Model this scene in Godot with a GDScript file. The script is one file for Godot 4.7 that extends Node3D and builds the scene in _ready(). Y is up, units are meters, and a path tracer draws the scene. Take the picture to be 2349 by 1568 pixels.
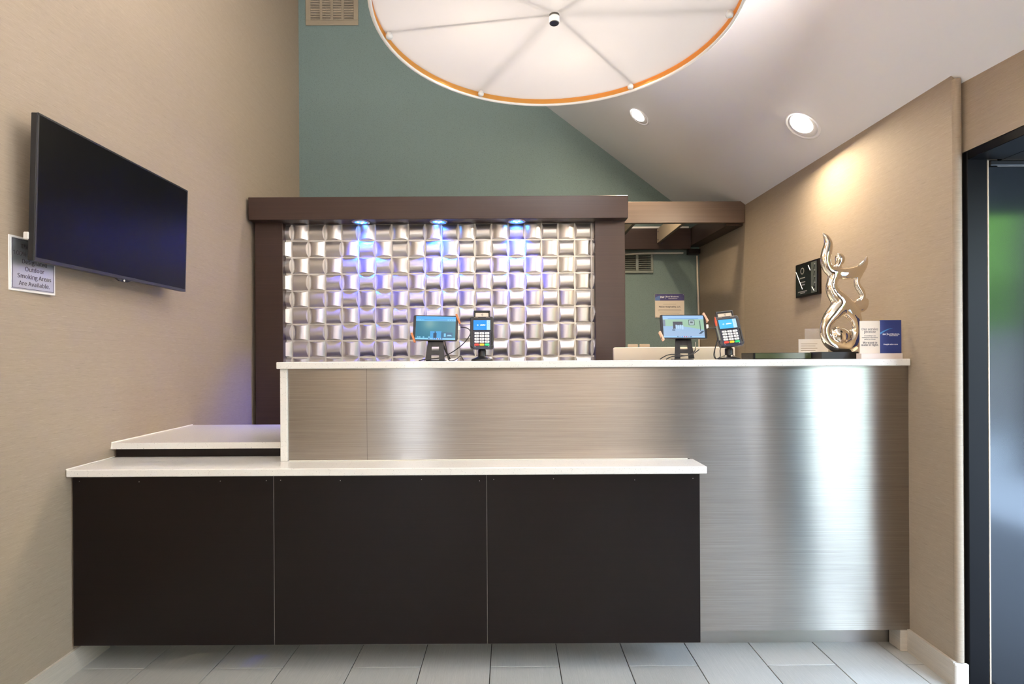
extends Node3D
# Reception desk of a hotel lobby. Metres, y up, the camera stands at x 0, depth 0 and looks along -z; «d» below is depth in front of it.

const EYE := 1.31
var M := {}
var used := {}

func V(x: float, y: float, d: float) -> Vector3:
	return Vector3(x, y, -d)

# ---------------------------------------------------------------- naming
func numbered(called: String) -> String:
	if not used.has(called):
		used[called] = 0
		return called
	used[called] += 1
	return "%s_%03d" % [called, used[called]]

func tag(o: Node, label: String, category: String, group := "") -> void:
	o.set_meta("label", label)
	o.set_meta("category", category)
	if group:
		o.set_meta("group", group)

func thing(called: String, label: String, category: String, at := Vector3.ZERO, group := "") -> Node3D:
	var o := Node3D.new()
	o.name = numbered(called)
	add_child(o)
	o.position = at
	tag(o, label, category, group)
	return o

func mi(called: String, mesh: Mesh, m: Material, parent: Node = self, at := Vector3.ZERO) -> MeshInstance3D:
	var o := MeshInstance3D.new()
	o.mesh = mesh
	o.material_override = m
	o.name = numbered(called) if parent == self else called
	parent.add_child(o, true)
	o.position = at
	return o

func struct(called: String, mesh: Mesh, m: Material, at := Vector3.ZERO) -> MeshInstance3D:
	var o := mi(called, mesh, m, self, at)
	o.set_meta("kind", "structure")
	return o

# ---------------------------------------------------------------- meshes
func new_st() -> SurfaceTool:
	var st := SurfaceTool.new()
	st.begin(Mesh.PRIMITIVE_TRIANGLES)
	st.set_smooth_group(-1)
	return st

func done(st: SurfaceTool) -> ArrayMesh:
	st.generate_normals()
	return st.commit()

func tri(st: SurfaceTool, a: Vector3, b: Vector3, c: Vector3, inside: Vector3) -> void:
	var n := (b - a).cross(c - a)
	if n.dot((a + b + c) / 3.0 - inside) > 0.0:   # clockwise seen from outside
		var k := b
		b = c
		c = k
	st.add_vertex(a)
	st.add_vertex(b)
	st.add_vertex(c)

func face(st: SurfaceTool, p: Array, inside: Vector3) -> void:
	for i in range(1, p.size() - 1):
		tri(st, p[0], p[i], p[i + 1], inside)

func add_box(st: SurfaceTool, lo: Vector3, hi: Vector3, b := 0.0) -> void:
	var mn := lo.min(hi)
	var mx := lo.max(hi)
	var c := (mn + mx) / 2.0
	var h := (mx - mn) / 2.0
	b = minf(b, minf(h.x, minf(h.y, h.z)) * 0.8)
	var P := {}
	for sx in [-1, 1]:
		for sy in [-1, 1]:
			for sz in [-1, 1]:
				var s := Vector3(sx, sy, sz)
				P[[sx, sy, sz, 0]] = c + s * (h - Vector3(0, b, b))
				P[[sx, sy, sz, 1]] = c + s * (h - Vector3(b, 0, b))
				P[[sx, sy, sz, 2]] = c + s * (h - Vector3(b, b, 0))
				if b > 0.0:
					tri(st, P[[sx, sy, sz, 0]], P[[sx, sy, sz, 1]], P[[sx, sy, sz, 2]], c)
	for s in [-1, 1]:
		face(st, [P[[s, -1, -1, 0]], P[[s, 1, -1, 0]], P[[s, 1, 1, 0]], P[[s, -1, 1, 0]]], c)
		face(st, [P[[-1, s, -1, 1]], P[[1, s, -1, 1]], P[[1, s, 1, 1]], P[[-1, s, 1, 1]]], c)
		face(st, [P[[-1, -1, s, 2]], P[[1, -1, s, 2]], P[[1, 1, s, 2]], P[[-1, 1, s, 2]]], c)
	if b > 0.0:
		for s in [-1, 1]:
			for t in [-1, 1]:
				face(st, [P[[-1, s, t, 1]], P[[1, s, t, 1]], P[[1, s, t, 2]], P[[-1, s, t, 2]]], c)
				face(st, [P[[s, -1, t, 0]], P[[s, 1, t, 0]], P[[s, 1, t, 2]], P[[s, -1, t, 2]]], c)
				face(st, [P[[s, t, -1, 0]], P[[s, t, 1, 0]], P[[s, t, 1, 1]], P[[s, t, -1, 1]]], c)

func box(lo: Vector3, hi: Vector3, b := 0.0) -> ArrayMesh:
	var st := new_st()
	add_box(st, lo, hi, b)
	return done(st)

func hexa(p: Array) -> ArrayMesh:   # p: four corners of one side, then the four opposite them
	var st := new_st()
	var c := Vector3.ZERO
	for q in p:
		c += q / 8.0
	for f in [[0, 1, 2, 3], [4, 5, 6, 7], [0, 1, 5, 4], [1, 2, 6, 5], [2, 3, 7, 6], [3, 0, 4, 7]]:
		face(st, [p[f[0]], p[f[1]], p[f[2]], p[f[3]]], c)
	return done(st)

func rounded(w: float, h: float, r: float, n := 5) -> PackedVector2Array:
	var out := PackedVector2Array()
	for q in 4:
		var cx := (w / 2.0 - r) * (1 if q in [0, 3] else -1)
		var cy := (h / 2.0 - r) * (1 if q < 2 else -1)
		for i in n + 1:
			var a := PI / 2.0 * (q + float(i) / n)
			out.append(Vector2(cx + cos(a) * r, cy + sin(a) * r))
	return out

func add_plate(st: SurfaceTool, outline: PackedVector2Array, t: float, b: float, tf := Transform3D()) -> void:
	# a flat piece of thickness t (along z, centred) with its edges chamfered by b; the outline is convex
	var mid := Vector2.ZERO
	for p in outline:
		mid += p / outline.size()
	var rings := []
	for l in [[-t / 2, b], [-t / 2 + b, 0.0], [t / 2 - b, 0.0], [t / 2, b]]:
		var ring := []
		for p in outline:
			var q: Vector2 = p - (p - mid).normalized() * l[1] * 1.2
			ring.append(tf * Vector3(q.x, q.y, l[0]))
		rings.append(ring)
	var c := tf * Vector3(mid.x, mid.y, 0)
	var n := outline.size()
	for k in 3:
		for i in n:
			var j := (i + 1) % n
			face(st, [rings[k][i], rings[k][j], rings[k + 1][j], rings[k + 1][i]], c)
	face(st, rings[0], c)
	face(st, rings[3], c)

func plate(w: float, h: float, t: float, r: float, b := 0.0006) -> ArrayMesh:
	var st := new_st()
	add_plate(st, rounded(w, h, r), t, b)
	return done(st)

func add_tube(st: SurfaceTool, path: Array, r, sides := 8, flat := Vector2.ONE) -> void:
	st.set_smooth_group(0)
	var n := path.size()
	var up := Vector3(0.13, 0.95, 0.31).normalized()
	var rings := []
	for i in n:
		var t: Vector3 = (path[mini(i + 1, n - 1)] - path[maxi(i - 1, 0)]).normalized()
		var a := t.cross(up)
		if a.length() < 0.05:
			a = t.cross(Vector3.RIGHT)
		a = a.normalized()
		var b := a.cross(t).normalized()
		up = b
		var rad: float = r[i] if r is Array else r
		var ring := []
		for k in sides:
			var w := TAU * k / sides
			ring.append(path[i] + a * cos(w) * rad * flat.x + b * sin(w) * rad * flat.y)
		rings.append(ring)
	for i in n - 1:
		var c: Vector3 = (path[i] + path[i + 1]) / 2.0
		for k in sides:
			var j := (k + 1) % sides
			face(st, [rings[i][k], rings[i][j], rings[i + 1][j], rings[i + 1][k]], c)
	st.set_smooth_group(-1)
	face(st, rings[0], path[1])
	face(st, rings[n - 1], path[n - 2])

func tube(path: Array, r, sides := 8) -> ArrayMesh:
	var st := new_st()
	add_tube(st, path, r, sides)
	return done(st)

func spline(pts: Array, per := 8) -> Array:
	var c := Curve3D.new()
	for i in pts.size():
		var t: Vector3 = (pts[mini(i + 1, pts.size() - 1)] - pts[maxi(i - 1, 0)]) / 6.0
		c.add_point(pts[i], -t, t)
	var out := []
	for i in (pts.size() - 1) * per + 1:
		out.append(c.samplef(float(i) / per))
	return out

func add_lathe(st: SurfaceTool, prof: Array, sides := 32, smooth := true, tf := Transform3D()) -> void:
	# prof: Vector2(radius, height), drawn round the outside from one end to the other
	st.set_smooth_group(0 if smooth else -1)
	for i in prof.size() - 1:
		var p: Vector2 = prof[i]
		var q: Vector2 = prof[i + 1]
		var nrm := Vector2(q.y - p.y, p.x - q.x)     # outward for a profile drawn upward
		for k in sides:
			var a := TAU * k / sides
			var b := TAU * (k + 1) / sides
			var pts := []
			for e in [[p, a], [p, b], [q, b], [q, a]]:
				pts.append(tf * Vector3(cos(e[1]) * e[0].x, e[0].y, sin(e[1]) * e[0].x))
			var m := (a + b) / 2.0
			var out := tf.basis * Vector3(cos(m) * nrm.x, nrm.y, sin(m) * nrm.x)
			var c: Vector3 = (pts[0] + pts[1] + pts[2] + pts[3]) / 4.0
			face(st, pts if p.x > 1e-6 else [pts[0], pts[2], pts[3]], c - out.normalized())
	st.set_smooth_group(-1)

func lathe(prof: Array, sides := 32, smooth := true) -> ArrayMesh:
	var st := new_st()
	add_lathe(st, prof, sides, smooth)
	return done(st)

func sheet(o: Vector3, u: Vector3, v: Vector3, uvs := Rect2(0, 1, 1, -1)) -> ArrayMesh:
	# one rectangle with texture coordinates, u to the right and v upward
	var st := new_st()
	var n := u.cross(v).normalized()
	for e in [[0, 0], [0, 1], [1, 1], [0, 0], [1, 1], [1, 0]]:
		st.set_normal(n)
		st.set_uv(uvs.position + Vector2(uvs.size.x * e[0], uvs.size.y * e[1]))
		st.add_vertex(o + u * e[0] + v * e[1])
	return st.commit()

func text(called: String, words: String, h: float, m: Material, parent: Node, at: Vector3, turn := Basis(), font := "Droid Sans", bold := false, depth := 0.0006, align := HORIZONTAL_ALIGNMENT_CENTER) -> MeshInstance3D:
	var t := TextMesh.new()
	var f := SystemFont.new()
	f.font_names = PackedStringArray([font])
	if bold:
		f.font_weight = 700
	t.font = f
	t.font_size = 32
	t.pixel_size = h / 32.0
	t.depth = depth
	t.curve_step = 2.0
	t.text = words
	t.horizontal_alignment = align
	t.vertical_alignment = VERTICAL_ALIGNMENT_CENTER
	var o := mi(called, t, m, parent, at)
	o.basis = turn
	return o

# ---------------------------------------------------------------- materials
func mat(c: Color, rough := 0.6, metal := 0.0) -> StandardMaterial3D:
	var m := StandardMaterial3D.new()
	m.albedo_color = c
	m.roughness = rough
	m.metallic = metal
	return m

func rgb(r: float, g: float, b: float) -> Color:
	return Color(r / 255.0, g / 255.0, b / 255.0)

func from_values(v: PackedFloat32Array, w: int, h: int) -> ImageTexture:
	var bytes := PackedByteArray()
	bytes.resize(w * h)
	for i in w * h:
		bytes[i] = clampi(int(v[i] * 255.0), 0, 255)
	return ImageTexture.create_from_image(Image.create_from_data(w, h, false, Image.FORMAT_L8, bytes))

func streaks(seed_no: int, w: int, h: int, base: float, row: float, count: int, length: float, amp: float, turned := false) -> ImageTexture:
	# fibres or brush strokes that run along the rows of the picture
	var rng := RandomNumberGenerator.new()
	rng.seed = seed_no
	var v := PackedFloat32Array()
	v.resize(w * h)
	for y in h:
		var r := base + rng.randf_range(-row, row)
		for x in w:
			v[y * w + x] = r + rng.randf_range(-amp, amp) * 0.25
	for k in count:
		var x0 := rng.randi_range(0, w - 1)
		var y0 := rng.randi_range(0, h - 1)
		var n := int(length * rng.randf_range(0.3, 1.7))
		var a := rng.randf_range(-amp, amp)
		for i in n:
			var fade := minf(1.0, minf(i, n - i) * 4.0 / n)
			var at := y0 * w + (x0 + i) % w
			v[at] += a * fade
	if turned:
		var t := PackedFloat32Array()
		t.resize(w * h)
		for y in h:
			for x in w:
				t[x * h + y] = v[y * w + x]
		return from_values(t, h, w)
	return from_values(v, w, h)

func speckle(seed_no: int, size: int, base: float, noise: float, count: int, dark: float) -> ImageTexture:
	var rng := RandomNumberGenerator.new()
	rng.seed = seed_no
	var v := PackedFloat32Array()
	v.resize(size * size)
	for i in size * size:
		v[i] = base + rng.randf_range(-noise, noise)
	for k in count:
		var x := rng.randi_range(0, size - 1)
		var y := rng.randi_range(0, size - 1)
		var r := rng.randf_range(0.6, 2.2)
		var a := dark * rng.randf_range(0.3, 1.0)
		for dy in range(-2, 3):
			for dx in range(-2, 3):
				if dx * dx + dy * dy <= r * r:
					var at := posmod(y + dy, size) * size + posmod(x + dx, size)
					v[at] -= a
	return from_values(v, size, size)

func world_map(m: StandardMaterial3D, t: Texture2D, scale: Vector3, bump := 0.0) -> StandardMaterial3D:
	m.albedo_texture = t
	m.uv1_triplanar = true
	m.uv1_world_triplanar = true
	m.uv1_triplanar_sharpness = 8.0
	m.uv1_scale = scale
	if bump != 0.0:
		m.heightmap_enabled = true
		m.heightmap_scale = bump
		m.heightmap_texture = t
	return m

func glow(c: Color, e: float) -> StandardMaterial3D:
	var m := mat(Color(0.9, 0.9, 0.9), 0.5)
	m.emission_enabled = true
	m.emission = c
	m.emission_energy_multiplier = e
	return m

func make_materials() -> void:
	var paper := streaks(11, 1024, 1024, 0.86, 0.014, 6000, 40.0, 0.085)
	M.wallpaper = world_map(mat(rgb(184, 167, 145), 0.75), paper, Vector3(1.3, 1.3, 1.3), 0.06)
	M.teal = world_map(mat(rgb(136, 157, 153), 0.85), speckle(5, 512, 0.84, 0.07, 5000, 0.12), Vector3(2.2, 2.2, 2.2), 0.04)
	M.ceiling = mat(rgb(236, 237, 240), 0.9)
	var grain := streaks(23, 1024, 1024, 0.8, 0.05, 2600, 380.0, 0.07)
	M.espresso = world_map(mat(rgb(27, 17, 15), 0.34), grain, Vector3(0.9, 2.0, 0.9), 0.02)
	M.espresso.metallic_specular = 0.36
	M.brown = world_map(mat(rgb(76, 56, 48), 0.32), grain, Vector3(0.7, 1.2, 0.7))
	M.brown_upright = M.brown
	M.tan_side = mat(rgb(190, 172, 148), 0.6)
	M.quartz = world_map(mat(rgb(245, 243, 236), 0.12), speckle(7, 1024, 0.97, 0.012, 1500, 0.5), Vector3(2.0, 2.0, 2.0))
	var brushed := streaks(31, 2048, 1024, 0.86, 0.022, 9000, 420.0, 0.05)
	M.steel = mat(rgb(196, 189, 181), 0.3, 1.0)
	M.steel.albedo_texture = brushed
	M.steel.anisotropy_enabled = true
	M.steel.anisotropy = -0.92
	M.tile_silver = mat(rgb(214, 211, 207), 0.33, 0.9)
	M.silver_board = mat(rgb(226, 222, 214), 0.5, 0.35)
	var slate := streaks(41, 1024, 1024, 0.86, 0.02, 9000, 60.0, 0.05, true)
	M.floor_a = world_map(mat(rgb(202, 202, 194), 0.38), slate, Vector3(1.6, 1.6, 1.6), 0.02)
	M.floor_b = world_map(mat(rgb(194, 193, 184), 0.42), slate, Vector3(1.5, 1.5, 1.7), 0.02)
	M.floor_c = world_map(mat(rgb(208, 206, 197), 0.36), slate, Vector3(1.7, 1.6, 1.5), 0.02)
	M.base_tile = world_map(mat(rgb(216, 206, 190), 0.4), streaks(43, 512, 512, 0.88, 0.02, 2000, 60.0, 0.05), Vector3(1.6, 1.6, 1.6))
	M.grout = mat(rgb(48, 44, 40), 0.9)
	M.black = mat(rgb(24, 24, 26), 0.35)
	M.black_soft = mat(rgb(34, 34, 36), 0.55)
	M.black_gloss = mat(rgb(14, 15, 18), 0.16)
	M.black_metal = mat(rgb(13, 13, 15), 0.45)
	M.black_metal.metallic_specular = 0.25
	M.door_black = mat(rgb(98, 101, 105), 0.13, 1.0)
	M.screen_off = mat(rgb(10, 10, 11), 0.3)
	M.screen_off.metallic_specular = 0.22
	M.bezel = mat(rgb(30, 31, 34), 0.4)
	M.white_plastic = mat(rgb(232, 230, 224), 0.4)
	M.cream = mat(rgb(226, 214, 196), 0.6)
	M.paper_white = mat(rgb(238, 236, 232), 0.8)
	M.navy = mat(rgb(42, 58, 122), 0.45)
	M.ink = mat(rgb(70, 64, 72), 0.7)
	M.ink_pale = mat(rgb(150, 138, 124), 0.7)
	M.white_ink = mat(rgb(240, 240, 244), 0.6)
	M.chrome = mat(rgb(232, 222, 206), 0.05, 1.0)
	M.satin = mat(rgb(200, 198, 194), 0.28, 1.0)
	M.sign_metal = mat(rgb(206, 212, 216), 0.3, 0.85)
	M.vent_tan = mat(rgb(150, 138, 118), 0.6)
	M.vent_grey = mat(rgb(124, 130, 122), 0.6)
	M.dark_hole = mat(rgb(30, 30, 30), 0.6)
	M.galvanised = mat(rgb(146, 144, 138), 0.5, 0.3)
	M.taupe = world_map(mat(rgb(132, 110, 94), 0.4), grain, Vector3(0.7, 1.2, 0.7))
	M.seam = mat(rgb(128, 122, 116), 0.6)
	M.caulk = mat(rgb(240, 236, 224), 0.5)
	M.orange = mat(rgb(206, 126, 74), 0.5)
	M.peach = mat(rgb(224, 176, 150), 0.5)
	M.red_tip = mat(rgb(224, 92, 60), 0.5)
	M.rim = mat(rgb(242, 236, 226), 0.4)
	M.wire = mat(rgb(22, 22, 24), 0.4)
	M.glass = mat(Color(0.9, 0.97, 0.95, 0.06), 0.02)
	M.glass.transparency = BaseMaterial3D.TRANSPARENCY_ALPHA
	M.acrylic = mat(Color(0.95, 0.97, 1.0, 0.12), 0.05)
	M.acrylic.transparency = BaseMaterial3D.TRANSPARENCY_ALPHA
	M.concrete = mat(rgb(172, 170, 166), 0.9)
	M.leaf = mat(rgb(120, 168, 62), 0.7)
	M.bark = mat(rgb(84, 66, 50), 0.9)

# ---------------------------------------------------------------- the room's lines
func left_x(d: float) -> float:
	return -1.747 - 0.040 * d
func right_x(d: float) -> float:
	return 1.767 + 0.032 * (d - 2.17) if d < 4.24 else 1.833 - 0.060 * (d - 4.24)
func ceil_y(x: float, d: float) -> float:
	return EYE + 1.256 - 0.7654 * (x - 1.80) + 0.0556 * (d - 5.1)

func _ready() -> void:
	# ---- camera, sky, exposure
	var cam := Camera3D.new()
	cam.name = "camera"
	cam.near = 0.05
	cam.far = 100.0
	cam.projection = Camera3D.PROJECTION_FRUSTUM
	cam.size = 1.2524 * cam.near
	cam.frustum_offset = Vector2(0.0052, 0.0312) * cam.near
	cam.position = V(0, EYE, 0)
	cam.rotation.z = -0.0055
	add_child(cam)
	cam.make_current()
	var sky_m := ProceduralSkyMaterial.new()
	sky_m.sky_top_color = Color(0.72, 0.82, 0.95)
	sky_m.sky_horizon_color = Color(0.95, 0.97, 1.0)
	sky_m.ground_bottom_color = Color(0.5, 0.5, 0.48)
	sky_m.ground_horizon_color = Color(0.8, 0.82, 0.82)
	sky_m.sky_energy_multiplier = 1.0
	var sky := Sky.new()
	sky.sky_material = sky_m
	var env := Environment.new()
	env.background_mode = Environment.BG_SKY
	env.sky = sky
	env.background_energy_multiplier = 14.0
	env.tonemap_mode = Environment.TONE_MAPPER_LINEAR
	env.tonemap_exposure = 1.52
	env.sdfgi_enabled = true
	env.ssao_enabled = true
	env.ssil_enabled = true
	var we := WorldEnvironment.new()
	we.name = "surroundings"
	we.environment = env
	add_child(we)

	make_materials()
	room()
	outdoors()
	feature_wall()
	beam_frame()
	desk()
	lamps()
	left_wall_things()
	far_wall_things()
	counter_things()
	statuette()

# ---------------------------------------------------------------- setting
func room() -> void:
	var back := 5.1
	var front := -3.2
	# floor of tiles, half bond
	var fl := struct("floor", box(V(-2.1, -0.16, back + 0.2), V(1.95, -0.005, front - 0.2)), M.grout)
	var rng := RandomNumberGenerator.new()
	rng.seed = 3
	var cache := {}
	var skins := [M.floor_a, M.floor_b, M.floor_c, M.floor_a]
	for k in range(-6, 7):
		var x0 := -0.0876 + 0.2951 * k + 0.0018
		var x1 := minf(x0 + 0.2951 - 0.0036, 1.80)
		var edge := 2.926 if posmod(k, 2) == 0 else 2.626
		while edge > front + 0.05:
			var d1 := minf(edge, 2.60) - 0.0018
			var d0 := maxf(edge - 0.6, front) + 0.0018
			edge -= 0.6
			if d1 - d0 < 0.03:
				continue
			var key := "%.3f %.3f" % [x1 - x0, d1 - d0]
			if not cache.has(key):
				cache[key] = box(Vector3(0, -0.012, 0), Vector3(x1 - x0, 0, -(d1 - d0)), 0.0012)
			mi("tile", cache[key], skins[rng.randi() % 4], fl, V(x0, rng.randf_range(-0.0003, 0.0003), d0))
	# walls
	var top := 6.2
	struct("wall_left", hexa([V(left_x(front), 0, front), V(left_x(back), 0, back), V(left_x(back) - 0.15, 0, back), V(left_x(front) - 0.15, 0, front),
		V(left_x(front), top, front), V(left_x(back), top, back), V(left_x(back) - 0.15, top, back), V(left_x(front) - 0.15, top, front)]), M.wallpaper)
	var wb := CSGCombiner3D.new()
	wb.name = "wall_back"
	add_child(wb)
	wb.set_meta("kind", "structure")
	for e in [[-2.2, 2.0, 0.0, top, back, back + 0.15, false], [-1.846, -1.424, 4.467, 4.883, back - 0.1, back + 0.3, true], [0.812, 1.328, 2.124, 2.286, back - 0.1, back + 0.3, true]]:
		var cb := CSGBox3D.new()
		cb.name = "opening" if e[6] else "slab"
		cb.size = Vector3(e[1] - e[0], e[3] - e[2], e[5] - e[4])
		cb.position = V((e[0] + e[1]) / 2, (e[2] + e[3]) / 2, (e[4] + e[5]) / 2)
		cb.material = M.teal
		cb.operation = CSGShape3D.OPERATION_SUBTRACTION if e[6] else CSGShape3D.OPERATION_UNION
		wb.add_child(cb)
	for e in [["wall_right", 2.175, 4.239], ["wall_right_rear", 4.241, back]]:
		struct(e[0], hexa([V(right_x(e[1]), 0, e[1]), V(right_x(e[2]), 0, e[2]), V(1.95, 0, e[2]), V(1.95, 0, e[1]),
			V(right_x(e[1]), 2.72, e[1]), V(right_x(e[2]), 2.72, e[2]), V(1.95, 2.72, e[2]), V(1.95, 2.72, e[1])]), M.wallpaper)
	struct("trim_1", tube([V(right_x(2.175) + 0.016, 0.10, 2.172), V(right_x(2.175) + 0.016, 2.41, 2.172)], 0.017, 20), M.wallpaper)
	# the wall over and beside the entrance
	struct("wall_entrance", box(V(1.808, 2.12, 2.175), V(1.95, 2.80, front)), M.wallpaper)
	struct("wall_pier", box(V(1.808, 0, 1.30), V(1.95, 2.12, 0.90)), M.wallpaper)
	struct("wall_rear_pier", box(V(1.808, 0, -0.35), V(1.95, 2.12, -0.60)), M.wallpaper)
	struct("wall_rear_right", box(V(1.808, 0, -1.66), V(1.95, 2.12, front)), M.wallpaper)
	# behind the camera, with a sidelight
	struct("wall_front", box(V(-2.2, 0, front), V(-1.59, 2.5, front - 0.15)), M.wallpaper)
	struct("wall_front_centre", box(V(-1.25, 0, front), V(1.95, 2.5, front - 0.15)), M.wallpaper)
	struct("wall_front_head", box(V(-1.59, 2.4, front), V(-1.25, 2.5, front - 0.15)), M.wallpaper)
	struct("wall_front_top", box(V(-2.2, 2.5, front), V(1.95, top, front - 0.15)), M.wallpaper)
	# sloping ceiling
	var c := []
	for t in [0.0, 0.12]:
		for e in [[-2.25, front - 0.2], [1.97, front - 0.2], [1.97, back + 0.2], [-2.25, back + 0.2]]:
			c.append(V(e[0], ceil_y(e[0], e[1]) + t, e[1]))
	struct("ceiling", hexa(c), M.ceiling)
	# baseboards
	var b0 := -3.19
	struct("baseboard_left", hexa([V(left_x(b0), 0, b0), V(left_x(2.5), 0, 2.5), V(left_x(2.5) + 0.012, 0, 2.5), V(left_x(b0) + 0.012, 0, b0),
		V(left_x(b0), 0.1, b0), V(left_x(2.5), 0.1, 2.5), V(left_x(2.5) + 0.012, 0.1, 2.5), V(left_x(b0) + 0.012, 0.1, b0)]), M.base_tile)
	var br := struct("baseboard_right", hexa([V(right_x(2.165) - 0.012, 0, 2.165), V(right_x(2.427) - 0.012, 0, 2.427), V(1.79, 0, 2.427), V(1.79, 0, 2.165), V(right_x(2.165) - 0.012, 0.1, 2.165), V(right_x(2.427) - 0.012, 0.1, 2.427), V(1.79, 0.1, 2.427), V(1.79, 0.1, 2.165)]), M.base_tile)
	mi("end_cap", box(V(1.750, 0, 2.148), V(1.806, 0.098, 2.164), 0.004), M.base_tile, br)
	mi("return_piece", box(V(1.735, 0, 2.428), V(1.775, 0.096, 2.505), 0.003), M.base_tile, br)
	# black entrance: jamb, soffit, and the dark leaf that stands open behind it
	struct("trim_2", box(V(1.808, 0, 2.15), V(1.887, 2.118, 2.174), 0.002), M.black_metal)
	struct("trim_3", box(V(1.809, 2.085, 2.148), V(1.948, 2.119, 1.302), 0.002), M.black_metal)
	struct("trim_4", box(V(1.809, 0, 1.302), V(1.948, 2.084, 1.335), 0.002), M.black_metal)
	var dr := struct("door_1", box(V(1.892, 0.012, 2.156), V(2.80, 2.06, 2.20), 0.003), M.door_black)
	mi("hinge_rail", box(V(1.888, 0.01, 2.150), V(1.894, 2.083, 2.158), 0.001), M.tan_side, dr)
	mi("top_closer", box(V(1.90, 2.062, 2.15), V(2.80, 2.083, 2.19), 0.004), M.black, dr)
	# glazing beside the camera
	var w := new_st()
	for e in [[0.90, 0.86], [0.50, 0.40], [0.10, 0.04], [-0.31, -0.35]]:
		add_box(w, V(1.83, 0.02, e[0]), V(1.93, 2.118, e[1]), 0.002)
	for y in [0.02, 2.06]:
		add_box(w, V(1.83, y, 0.86), V(1.93, y + 0.058, -0.31), 0.002)
	var win := struct("window_1", done(w), M.black_metal)
	for e in [[0.86, 0.50], [0.40, 0.10], [0.04, -0.31]]:
		mi("pane", box(V(1.876, 0.078, e[0]), V(1.884, 2.06, e[1])), M.glass, win)
	var w4 := new_st()
	for e in [[-0.60, -0.64], [-0.86, -1.26], [-1.62, -1.66]]:
		add_box(w4, V(1.83, 0.02, e[0]), V(1.93, 2.118, e[1]), 0.002)
	for y in [0.02, 2.06]:
		add_box(w4, V(1.83, y, -0.64), V(1.93, y + 0.058, -1.62), 0.002)
	var win4 := struct("window_3", done(w4), M.black_metal)
	for e in [[-0.64, -0.86], [-1.26, -1.62]]:
		mi("pane", box(V(1.876, 0.078, e[0]), V(1.884, 2.06, e[1])), M.glass, win4)
	var w2 := new_st()
	for e in [[-1.59, -1.55], [-1.29, -1.25]]:
		add_box(w2, V(e[0], 0.0, front - 0.03), V(e[1], 2.4, front - 0.11), 0.002)
	add_box(w2, V(-1.55, 0.0, front - 0.03), V(-1.29, 0.08, front - 0.11), 0.002)
	add_box(w2, V(-1.55, 2.34, front - 0.03), V(-1.29, 2.4, front - 0.11), 0.002)
	var win2 := struct("window_2", done(w2), M.black_metal)
	mi("pane", box(V(-1.55, 0.08, front - 0.066), V(-1.29, 2.34, front - 0.074)), M.glass, win2)

func outdoors() -> void:
	struct("pillar", box(V(6.34, -0.17, -1.9), V(7.1, 3.4, -2.5), 0.01), mat(rgb(70, 62, 54), 0.9))
	struct("wall_garden", box(V(12.0, -0.17, 9.0), V(12.25, 2.7, -15.5)), M.concrete)
	struct("lintel", box(V(1.952, 2.086, 2.30), V(2.95, 2.30, 1.30)), M.black_metal)
	struct("ground", box(V(-14, -0.3, 12), V(18, -0.17, -16)), M.concrete)
	struct("path", box(V(1.96, -0.169, 6.0), V(4.4, -0.15, -8.0)), mat(rgb(92, 90, 88), 0.9))
	var rng := RandomNumberGenerator.new()
	rng.seed = 8
	var nz := FastNoiseLite.new()
	nz.seed = 4
	nz.frequency = 1.1
	var names := ["green bushy tree outside the entrance, nearest the open black door", "green bushy tree outside, second along from the open black door", "green bushy tree outside, farthest along the pavement"]
	var k := 0
	for e in [[9.0, -5.9, 1.7, 3.9], [10.0, -10.6, 1.5, 3.4], [8.6, 1.9, 1.2, 3.0]]:
		var t := thing("tree", names[k], "tree", V(e[0], -0.17, e[1]), "trees outside the entrance")
		k += 1
		var st := new_st()
		st.set_smooth_group(0)
		var n := 20
		var P := func(i: int, j: int) -> Vector3:
			var a := TAU * (j % (2 * n)) / (2.0 * n)
			var b := PI * i / n
			var q := Vector3(cos(a) * sin(b), cos(b) * 1.1, sin(a) * sin(b))
			return Vector3(0, e[3], 0) + q * e[2] * (1.0 + 0.35 * nz.get_noise_3dv(q * 2.0 + Vector3(e[0], 0, 0)))
		for i in n:
			for j in 2 * n:
				face(st, [P.call(i, j), P.call(i + 1, j), P.call(i + 1, j + 1), P.call(i, j + 1)], Vector3(0, e[3], 0))
		mi("crown", done(st), M.leaf, t)
		mi("trunk", tube([Vector3.ZERO, Vector3(0.03, e[3] * 0.5, 0), Vector3(0, e[3], 0)], [0.12, 0.09, 0.06], 10), M.bark, t)

# ---------------------------------------------------------------- the partition with the silver relief tiles
func bulge(across: bool, w: float, h: float, cut0 := 0.0, cut1 := 1.0) -> ArrayMesh:
	# one relief tile: an arch across its width (or its height) with slanting lens-shaped ends; cut0..cut1 keeps part of its width
	var st := new_st()
	var n := 10
	var rise := 0.021
	var slant := 0.010
	var grid := []
	for i in n + 1:
		var row := []
		for j in 5:
			var a := 2.0 * i / n - 1.0                      # along the arch
			var z := rise * (1.0 - a * a)
			var e: float = [-1.0, -1.0, 0.0, 1.0, 1.0][j]
			var s := slant * (1.0 - a * a)
			var zz := 0.0 if j in [0, 4] else z
			var p: Vector3
			if across:
				p = Vector3(a * w / 2, e * (h / 2 - (0.0 if j in [0, 4] else s)), zz)
			else:
				p = Vector3(e * (w / 2 - (0.0 if j in [0, 4] else s)), a * h / 2, zz)
			p.x = clampf(p.x, (cut0 - 0.5) * w, (cut1 - 0.5) * w)
			row.append(p)
		grid.append(row)
	for j in 4:
		st.set_smooth_group([1, 0, 0, 2][j])
		for i in n:
			face(st, [grid[i][j], grid[i + 1][j], grid[i + 1][j + 1], grid[i][j + 1]], Vector3(0, 0, -0.3))
	# closed sides down to the board
	st.set_smooth_group(-1)
	return done(st)

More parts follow.
